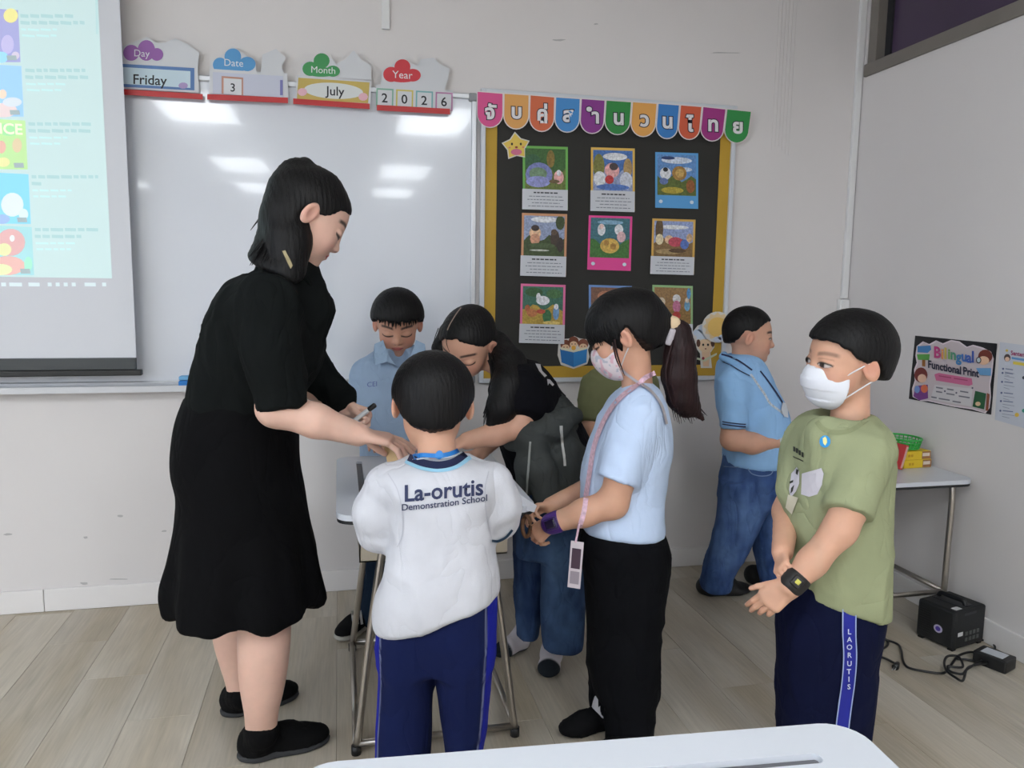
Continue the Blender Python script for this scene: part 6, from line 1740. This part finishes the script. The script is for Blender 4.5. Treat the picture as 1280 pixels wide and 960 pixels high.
# ------------------------------------------------------------------ girl bending over the desk
def bent_girl():
    D = 2.50
    root, base = person('girl in a black tee bending over the desk, grey hoodie tied round her waist', ptz(665, 830, 0))
    S = .22; C = pt(584, 429, D - .03); R = orient(206, 38, -12)
    F = Field(); P_ = lambda x, y, z: C + R @ (S * V(x, y, z))
    add_head(F, C, R, S, pt(634, 458, D), .19, nose=.8)
    F.cone(pt(645, 470, D), pt(700, 580, D), .055, .06, .03)
    el = pt(650, 532, D - .14); wr = pt(584, 551, D - .20)
    F.chain([pt(652, 490, D - .12), el, pt(620, 542, D - .17), wr], [.042, .039, .036, .027], .02)
    hd = unit(pt(552, 562, D - .24) - wr); add_hand(F, wr, hd, V(0, .2, -1), .125, (18, 22, 26, 30), side=-1)
    wr2 = pt(600, 566, D + .04)
    F.chain([pt(645, 490, D + .11), pt(628, 540, D + .12), wr2], [.04, .034, .025], .02); add_hand(F, wr2, unit(V(-1, -.3, -.1)), V(0, 0, -1), .12, (6, 8, 9, 10), side=1)
    for x, x2, D_ in ((655, 652, D + .06), (703, 690, D - .06)): F.chain([pt(x + 4, 650, D_), pt(x + 3, 740, D_), pt(x2 + 3, 772, D_ - .01)], [.035, .03, .026], .03)
    skin_body(F, .0085, (C, R, S), [(wr + hd * .05, .085), (wr2 + V(-.05, -.015, -.01), .08)], root, base, (206, 158, 134), 'down', vox=.0025)
    G = Field()
    nk, hp = pt(632, 458, D), pt(698, 570, D)
    zz = unit(nk - hp); xx = unit(np.cross(V(0, 1, 0), zz)); yy = np.cross(zz, xx); Fr = np.stack([xx, yy, zz], 1)
    L = np.linalg.norm(nk - hp)
    rws = [(hp + zz * L * t, a, b) for t, a, b in ((-.12, .12, .125), (.15, .118, .13), (.45, .118, .14), (.7, .115, .15), (.88, .095, .12), (1.0, .06, .07), (1.06, .04, .045))]
    G.loft(rws, e=2.2, frame=Fr, cap=.02)
    G.sleeve(pt(652, 478, D - .105), pt(651, 518, D - .145), .056, .056, .04); G.sleeve(pt(644, 482, D + .10), pt(630, 520, D + .12), .055, .05, .04)
    G.chain([pt(655, 545, D), pt(662, 590, D - .02)], [.09, .075], .05)
    sh = garment('shirt', G, .007, cloth('black tee', (12, 12, 17), .1), root, base, folds(.007, (8, 8, 8), 101))
    bv = bvh_of([sh])
    wp = paint(190, 186, 190)
    for pts in ([(669, 455), (675, 456), (677, 464), (683, 470), (680, 472), (673, 464)], [(683, 474), (687, 475), (692, 481), (690, 483), (686, 479), (684, 482)]): decal('shirt_print', bv, pts, wp, root, base, .004, D)
    # grey hoodie: waist wrap, hood and sleeves hanging in front
    K = Field()
    K.loft(rows([(488, 688, 700, D, .06), (505, 674, 714, D, .12), (525, 662, 723, D, .145), (550, 660, 731, D - .01, .155), (580, 664, 737, D - .01, .155), (615, 662, 741, D - .01, .15), (642, 660, 742, D - .01, .145)]), .03, 2.2)
    K.chain([pt(716, 520, D - .13), pt(690, 535, D - .165), pt(664, 545, D - .16), pt(642, 552, D - .11)], [.03, .035, .036, .03], .03)
    K.chain([pt(668, 548, D - .165), pt(676, 585, D - .18), pt(682, 625, D - .175)], [.034, .042, .04], .02)
    K.chain([pt(662, 548, D - .15), pt(658, 580, D - .15), pt(656, 612, D - .13)], [.03, .032, .028], .02)
    hd_o = garment('tied_hoodie', K, .0075, cloth('charcoal fleece', (66, 69, 68), .08, wr=.5), root, base, folds(.011, (9, 9, 8), 111))
    bv = bvh_of([hd_o])
    ribbon('drawstring', bv, [(701, 532), (702, 550), (705, 570), (706, 582)], 3, paint(190, 190, 186), root, base, .005, fb=D - .15); ribbon('drawstring', bv, [(663, 552), (662, 575), (660, 600), (657, 622)], 2.5, paint(150, 154, 150), root, base, .005, fb=D - .15)
    # jeans
    J = Field()
    J.loft(rows([(590, 650, 735, D - .01, .125), (650, 645, 737, D - .01, .13), (690, 642, 736, D - .01, .115)]), .03, 2.3)
    J.loft(rows([(650, 676, 736, D - .055, .085), (710, 678, 734, D - .06, .08), (760, 677, 731, D - .06, .078), (795, 678, 730, D - .06, .078), (808, 679, 729, D - .06, .076)]), .02, 2.2)
    J.loft(rows([(650, 640, 688, D + .05, .08), (710, 641, 684, D + .06, .075), (760, 643, 678, D + .06, .07), (794, 646, 674, D + .06, .068)]), .02, 2.2)
    garment('jeans', J, .0075, M_denim, root, base, folds(.007, (9, 9, 6), 121), denim_col((30, 48, 84), (84, 112, 150), [(pt(700, 700, D - .14), V(.06, .1, .09))], 5))
    for hx, hy, tx, ty, ax_, ay_, D_ in ((657, 806, 618, 824, 658, 782, D + .05), (690, 822, 684, 851, 692, 795, D - .07)):
        he, to = ptz(hx, hy, 0), ptz(tx, ty, 0)
        H_ = Field(); shoe(H_, he, to, .075, .062, ankle=pt(ax_, ay_, he[1] + .0), ar=.036); H_.plane(V(0, 0, .001), (0, 0, -1), .003)
        d = unit(to - he); Ls = np.linalg.norm(to - he)
        col = hline_color((204, 198, 204), [(lambda v: np.clip((((v - he) @ d) - Ls * .66) / .006, 0, 1), (30, 36, 42)), (lambda v: np.clip((.045 - np.linalg.norm(v - he - V(0, 0, .015), axis=1)) / .006, 0, 1), (30, 36, 42)), (lambda v: np.clip((.012 - v[:, 2]) / .004, 0, 1), (36, 42, 48))])
        garment('sock', H_, .005, M_vc, root, base, None, col)
    # hair with a centre parting, long lengths over the near shoulder
    Hh = Field(); add_hair(Hh, C, R, S, [(-180, -.45), (-120, -.40), (-104, .0), (-88, .10), (-60, .14), (-30, .28), (0, .35), (30, .28), (60, .06), (84, -.20), (100, -.30), (120, -.40), (180, -.45)], t=.03, jag=.006, seed=15, top=.0, back=.02)
    Hh.chain([pt(620, 432, D + .04), pt(636, 456, D - .05), pt(636, 482, D - .13), pt(627, 510, D - .16), pt(615, 530, D - .18)], [.05, .052, .05, .044, .018], .03)
    Hh.chain([pt(560, 415, D), pt(552, 435, D - .02), pt(556, 470, D - .02)], [.03, .028, .01], .02)
    def part(p): return None
    garment('hair', Hh, .0045, HAIR, root, base, hair_disp(.0012, 41))
    bv = bvh_of([o for o in root.children if o.name.split('.')[0] == 'hair'])
    ribbon('hair_parting', bv, [(576.5, 385), (571, 392), (566, 400), (562, 407), (559.5, 413)], 1.3, mat('scalp', (150, 130, 116), .6), root, base, .0025, fb=D - .1)
    rng = random.Random(8); paths, rr = [], []
    for i in range(34):
        a = rng.random(); paths.append([pt(616 + rng.uniform(-6, 10), 446 + rng.uniform(-6, 8), D - .07), pt(612 + a * 32, 485, D - .15), pt(604 + a * 30, 512 + rng.uniform(-6, 10), D - .185), pt(602 + a * 24, 528 + rng.uniform(-14, 8), D - .19)]); rr.append(rng.uniform(.002, .004))
    paths += [[pt(560, 414, D - .13), pt(558, 428, D - .15), pt(562, 440, D - .16)], [pt(548, 410, D - .06), pt(543, 425, D - .06), pt(545, 438, D - .06)]]; rr += [.0015, .0015]
    strand_locks('loose_strands', paths, rr, HAIR, root, base)
    e_ = P_(-.40, -.09, -.12); E_ = Field(); E_.ell(pt(617.5, 426, D - .02), (.006, .006, .006)); garment('ear_stud', E_, .002, paint(220, 222, 224), root, base)
bent_girl()

# ------------------------------------------------------------------ boy in the sky blue polo by the corner desk
def jeans_boy():
    D = 3.10
    root, base = person('boy in a sky blue polo and faded jeans facing the corner desk', ptz(900, 742, 0))
    S = .212; C = pt(937, 420, D); R = orient(99, 4, 0)
    F = Field()
    add_head(F, C, R, S, pt(929, 468, D), .21, nose=.85, wide=1.03)
    F.cone(pt(932, 480, D), pt(940, 570, D), .06, .06, .03)
    el = pt(915, 549, D - .14); wr = pt(975, 552, D - .12)
    F.chain([pt(918, 490, D - .13), el, pt(940, 554, D - .14), wr], [.048, .043, .042, .029], .02)
    hd = unit(pt(1003, 549, D - .10) - wr); add_hand(F, wr, hd, V(0, .9, -.3), .12, (18, 22, 26, 30), side=-1)
    wr2 = pt(985, 555, D + .03)
    F.chain([pt(930, 490, D + .12), pt(940, 550, D + .11), wr2], [.044, .038, .027], .02); add_hand(F, wr2, unit(V(1, -.2, 0)), V(0, -.5, -.8), .11, (25, 30, 34, 36), side=1)
    for x, D_ in ((897, D - .07), (958, D + .03)): F.cone(pt(938 if x < 920 else 956, 620, D_), pt(x + (0 if x < 920 else 10), 725, D_), .035, .03, .03)
    skin_body(F, .009, (C, R, S), [(wr + hd * .05, .08), (wr2 + V(.05, -.01, 0), .075)], root, base, (204, 156, 132), 'open', vox=.003)
    G = Field()
    G.loft(rows([(442, 908, 942, D, .06), (450, 902, 950, D, .10), (462, 898, 957, D, .14), (485, 897, 968, D, .155), (510, 899, 981, D, .155), (530, 903, 986, D, .155), (550, 905, 986, D, .15), (580, 906, 983, D, .145)]), e=2.3, cap=.02)
    G.sleeve(pt(917, 476, D - .125), pt(917, 535, D - .15), .054, .054, .03); G.chain([pt(930, 478, D + .11), pt(938, 525, D + .12)], [.055, .05], .03)
    hz = pt(916, 531, D - .145)[2]
    band = lambda lo, hi: (lambda v: np.clip((v[:, 2] - hz - lo) / .003, 0, 1) * np.clip((hz + hi - v[:, 2]) / .003, 0, 1) * (v[:, 1] < D - .09) * (v[:, 0] < pt(934, 531, D - .14)[0]))
    sh = garment('shirt', G, .007, M_vc, root, base, folds(.006, (8, 8, 6), 131), hline_color((146, 188, 232), [(band(-.05, -.04), (30, 44, 90))]))
    bv = bvh_of([sh])
    navy = mat('navy trim', (24, 32, 76), .7)
    for dy in (0, 3): ribbon('sleeve_stripe', bv, [(903, 527 + dy), (912, 528.5 + dy), (924, 530 + dy), (932, 530.5 + dy)], 1.6, navy, root, base, .003, fb=D - .19)
    K = Field()
    K.chain([pt(905, 446, D - .05), pt(920, 455, D - .085), pt(938, 466, D - .075)], [.016, .016, .008], .012); K.chain([pt(905, 444, D + .02), pt(904, 446, D - .04)], [.016, .016], .012); K.chain([pt(950, 462, D - .02), pt(938, 456, D + .05)], [.010, .016], .012)
    cl = garment('collar', K, .004, cloth('sky blue pique', (138, 182, 226), .05), root, base)
    bc = bvh_of([cl, sh])
    ribbon('collar_stripe', bc, [(902, 443), (912, 446), (926, 453), (940, 463)], 2, navy, root, base, .003, fb=D - .1); ribbon('collar_stripe', bc, [(903, 452), (912, 456), (925, 464), (937, 470)], 1.2, navy, root, base, .003, fb=D - .1)
    ribbon('placket_stripe', bc, [(950, 464), (958, 474), (968, 488), (977, 502), (984, 516)], 1.8, navy, root, base, .003, fb=D - .1)
    ribbon('lanyard', bc, [(938, 468), (946, 479), (955, 492), (962, 504), (972, 512), (980, 518)], 2.6, mat('beaded lanyard', (190, 198, 210), .5, var=.3, scale=120), root, base, .004, fb=D - .1)
    decal('name_tag', bc, [(977, 503), (983, 506), (984, 522), (979, 521), (975, 512)], paint(206, 212, 220), root, base, .008, D - .1)
    J = Field()
    J.loft(rows([(562, 908, 980, D, .13), (580, 905, 981, D, .14), (605, 901, 978, D, .145), (625, 899, 975, D, .135)]), .03, 2.3)
    J.loft(rows([(600, 900, 972, D - .06, .09), (640, 897, 958, D - .065, .085), (675, 889, 941, D - .07, .08), (705, 880, 924, D - .07, .075), (726, 877, 914, D - .07, .066), (737, 879, 912, D - .07, .062)]), .02, 2.2)
    J.loft(rows([(600, 930, 982, D + .06, .085), (650, 936, 984, D + .06, .08), (700, 946, 984, D + .06, .075), (738, 953, 986, D + .06, .07)]), .02, 2.2)
    jn = garment('jeans', J, .0075, M_denim, root, base, folds(.008, (9, 9, 8), 141), denim_col((28, 54, 108), (98, 128, 176), [(pt(938, 645, D - .13), V(.07, .1, .1)), (pt(905, 695, D - .14), V(.04, .1, .05)), (pt(968, 650, D), V(.04, .1, .08))], 7))
    bj = bvh_of([jn]); st = mat('denim seam', (120, 140, 176), .9)
    ribbon('pocket_seam', bj, [(934, 584), (940, 592), (952, 595), (964, 592), (968, 580)], 1.2, st, root, base, .003, fb=D - .12); ribbon('waist_seam', bj, [(905, 583), (920, 584), (940, 583), (968, 578)], 1.0, st, root, base, .003, fb=D - .12); ribbon('belt_loop', bj, [(931, 567), (930, 582)], 3.5, mat('denim loop', (66, 92, 142), .9), root, base, .004, fb=D - .12)
    for hx, hy, tx, ty in ((871, 742, 938, 739), (934, 727, 972, 730)):
        H_ = Field(); he, to = ptz(hx, hy, 0), ptz(tx, ty, 0); shoe(H_, he, to, .12, .066); H_.plane(V(0, 0, .001), (0, 0, -1), .003); garment('clog', H_, .0055, mat('black clog foam', (18, 18, 20), .6), root, base)
    Hh = Field(); add_hair(Hh, C, R, S, hl_boy(.31, .18, .11, -.05, -.18), t=.022, jag=.008, seed=17, top=.055); garment('hair', Hh, .0045, HAIR, root, base, hair_disp(.0012, 51))
    W = Field(); ax = unit(wr - pt(940, 554, D - .14)); W.cone(wr - ax * .006, wr + ax * .008, .0325, .0315, .004); garment('bracelet', W, .003, mat('mint white band', (196, 210, 206), .5), root, base)
jeans_boy()

# ------------------------------------------------------------------ child in olive behind the ponytail girl
def olive_child():
    D = 2.86
    root, base = person('child in an olive top standing behind the ponytail girl, mostly hidden', ptz(775, 790, 0))
    S = .205; C = pt(782, 424, D); R = orient(60, 10, 0)
    F = Field(); add_head(F, C, R, S, pt(776, 470, D), .2)
    F.cone(pt(772, 490, D), pt(775, 590, D), .06, .06, .03)
    wr = pt(752, 575, D - .12); F.chain([pt(748, 490, D - .05), pt(740, 530, D - .08), wr], [.04, .035, .026], .02); add_hand(F, wr, unit(V(.6, 0, -1)), V(.5, 1, 0), .115, (20, 24, 28, 30), side=1)
    wr2 = pt(800, 580, D - .02); F.chain([pt(800, 490, D + .04), pt(806, 530, D + .05), wr2], [.04, .035, .026], .02); add_hand(F, wr2, unit(V(-.2, -.2, -1)), V(-1, 0, 0), .115, (20, 24, 28, 30), side=-1)
    for x in (758, 792): F.cone(pt(x, 640, D), pt(x, 775, D), .035, .03, .03)
    skin_body(F, .01, (C, R, S), [(wr + V(.02, 0, -.05), .075), (wr2 + V(-.01, 0, -.05), .075)], root, base, SK, 'open', vox=.004)
    G = Field()
    G.loft(rows([(456, 755, 798, D, .06), (464, 742, 810, D, .09), (480, 734, 818, D, .11), (530, 738, 814, D, .115), (590, 738, 814, D, .115)]), e=2.3, cap=.02)
    G.sleeve(pt(744, 478, D - .03), pt(736, 528, D - .085), .05, .052, .03); G.chain([pt(806, 478, D + .04), pt(812, 515, D + .04)], [.05, .045], .03)
    garment('shirt', G, .008, cloth('olive drill', (104, 106, 76), .06), root, base, folds(.009, (8, 8, 7), 151))
    P = Field(); P.loft(rows([(575, 738, 812, D, .115), (650, 738, 812, D, .11)]), .03)
    for xa, xb in ((740, 776), (776, 811)): P.loft(rows([(630, xa, xb, D, .085), (700, xa + 1, xb - 1, D, .075), (782, xa + 3, xb - 3, D, .065)]), .02)
    garment('trousers', P, .009, cloth('black trouser twill', (11, 12, 16), .1), root, base, folds(.006, (9, 9, 5), 161))
    for x in (757, 794):
        H_ = Field(); q = pt(x, 770, D); he = V(q[0] - .04, D - .02, 0); shoe(H_, he, he + V(.15, .09, 0), .075, .065); H_.plane(V(0, 0, .001), (0, 0, -1), .003); garment('shoe', H_, .006, cloth('black canvas', (20, 20, 22)), root, base)
    Hh = Field(); add_hair(Hh, C, R, S, hl_boy(), t=.04, jag=.01, seed=19, top=.02); garment('hair', Hh, .006, HAIR, root, base)
olive_child()
# ------------------------------------------------------------------ small things in the children's hands and on the desk
def slab(name, label, cat, pts, t, m, sub=None):
    """thin sheet with pixel corners at given horizontal distances"""
    P = [Vector(to_world([pt(*p_)])[0]) for p_ in pts]; c = sum(P, Vector()) / len(P)
    n = (P[1] - P[0]).cross(P[2] - P[0]).normalized()
    o = thing(name, label, cat, tuple(c)); bm = bmesh.new()
    A = [bm.verts.new(p_ - c) for p_ in P]; B = [bm.verts.new(p_ - c + n * t) for p_ in P]; k = len(P)
    bm.faces.new(A); bm.faces.new(B[::-1])
    for i in range(k): bm.faces.new((A[i], B[i], B[(i + 1) % k], A[(i + 1) % k]))
    obj('sheet', bm, m, o)
    return o
slab('paper_slip', 'folded white paper slip pinched in the ponytail girl\'s hand', 'paper', [(636, 606, 2.10), (656, 622, 2.08), (671, 632, 2.06), (668, 640, 2.06), (650, 636, 2.08), (640, 626, 2.10)], .0012, paint(214, 216, 224))
br_ = thing('hair_loop', 'brown elastic loop hanging from the ponytail girl\'s fingers', 'hair tie', tuple(to_world([pt(662, 660, 2.035)])[0]))
w0 = Vector(to_world([pt(662, 660, 2.035)])[0])
bm = bmesh.new(); tube(bm, [Vector(to_world([pt(658 + 5 * math.cos(a), 658 + 13 * math.sin(a), 2.03 + .008 * math.sin(a * 2))])[0]) - w0 for a in [2 * math.pi * k / 20 for k in range(20)]], .0055, 7, closed=True); obj('loop', bm, mat('brown elastic', (96, 66, 44), .8), br_, True)
slab('wood_card', 'small pale wooden card under the teacher\'s fingertips', 'card', [(480, 556, 1.98), (490, 556, 1.97), (497, 575, 1.95), (484, 578, 1.96)], .004, mat('pale wood', (196, 166, 120), .6, var=.08))
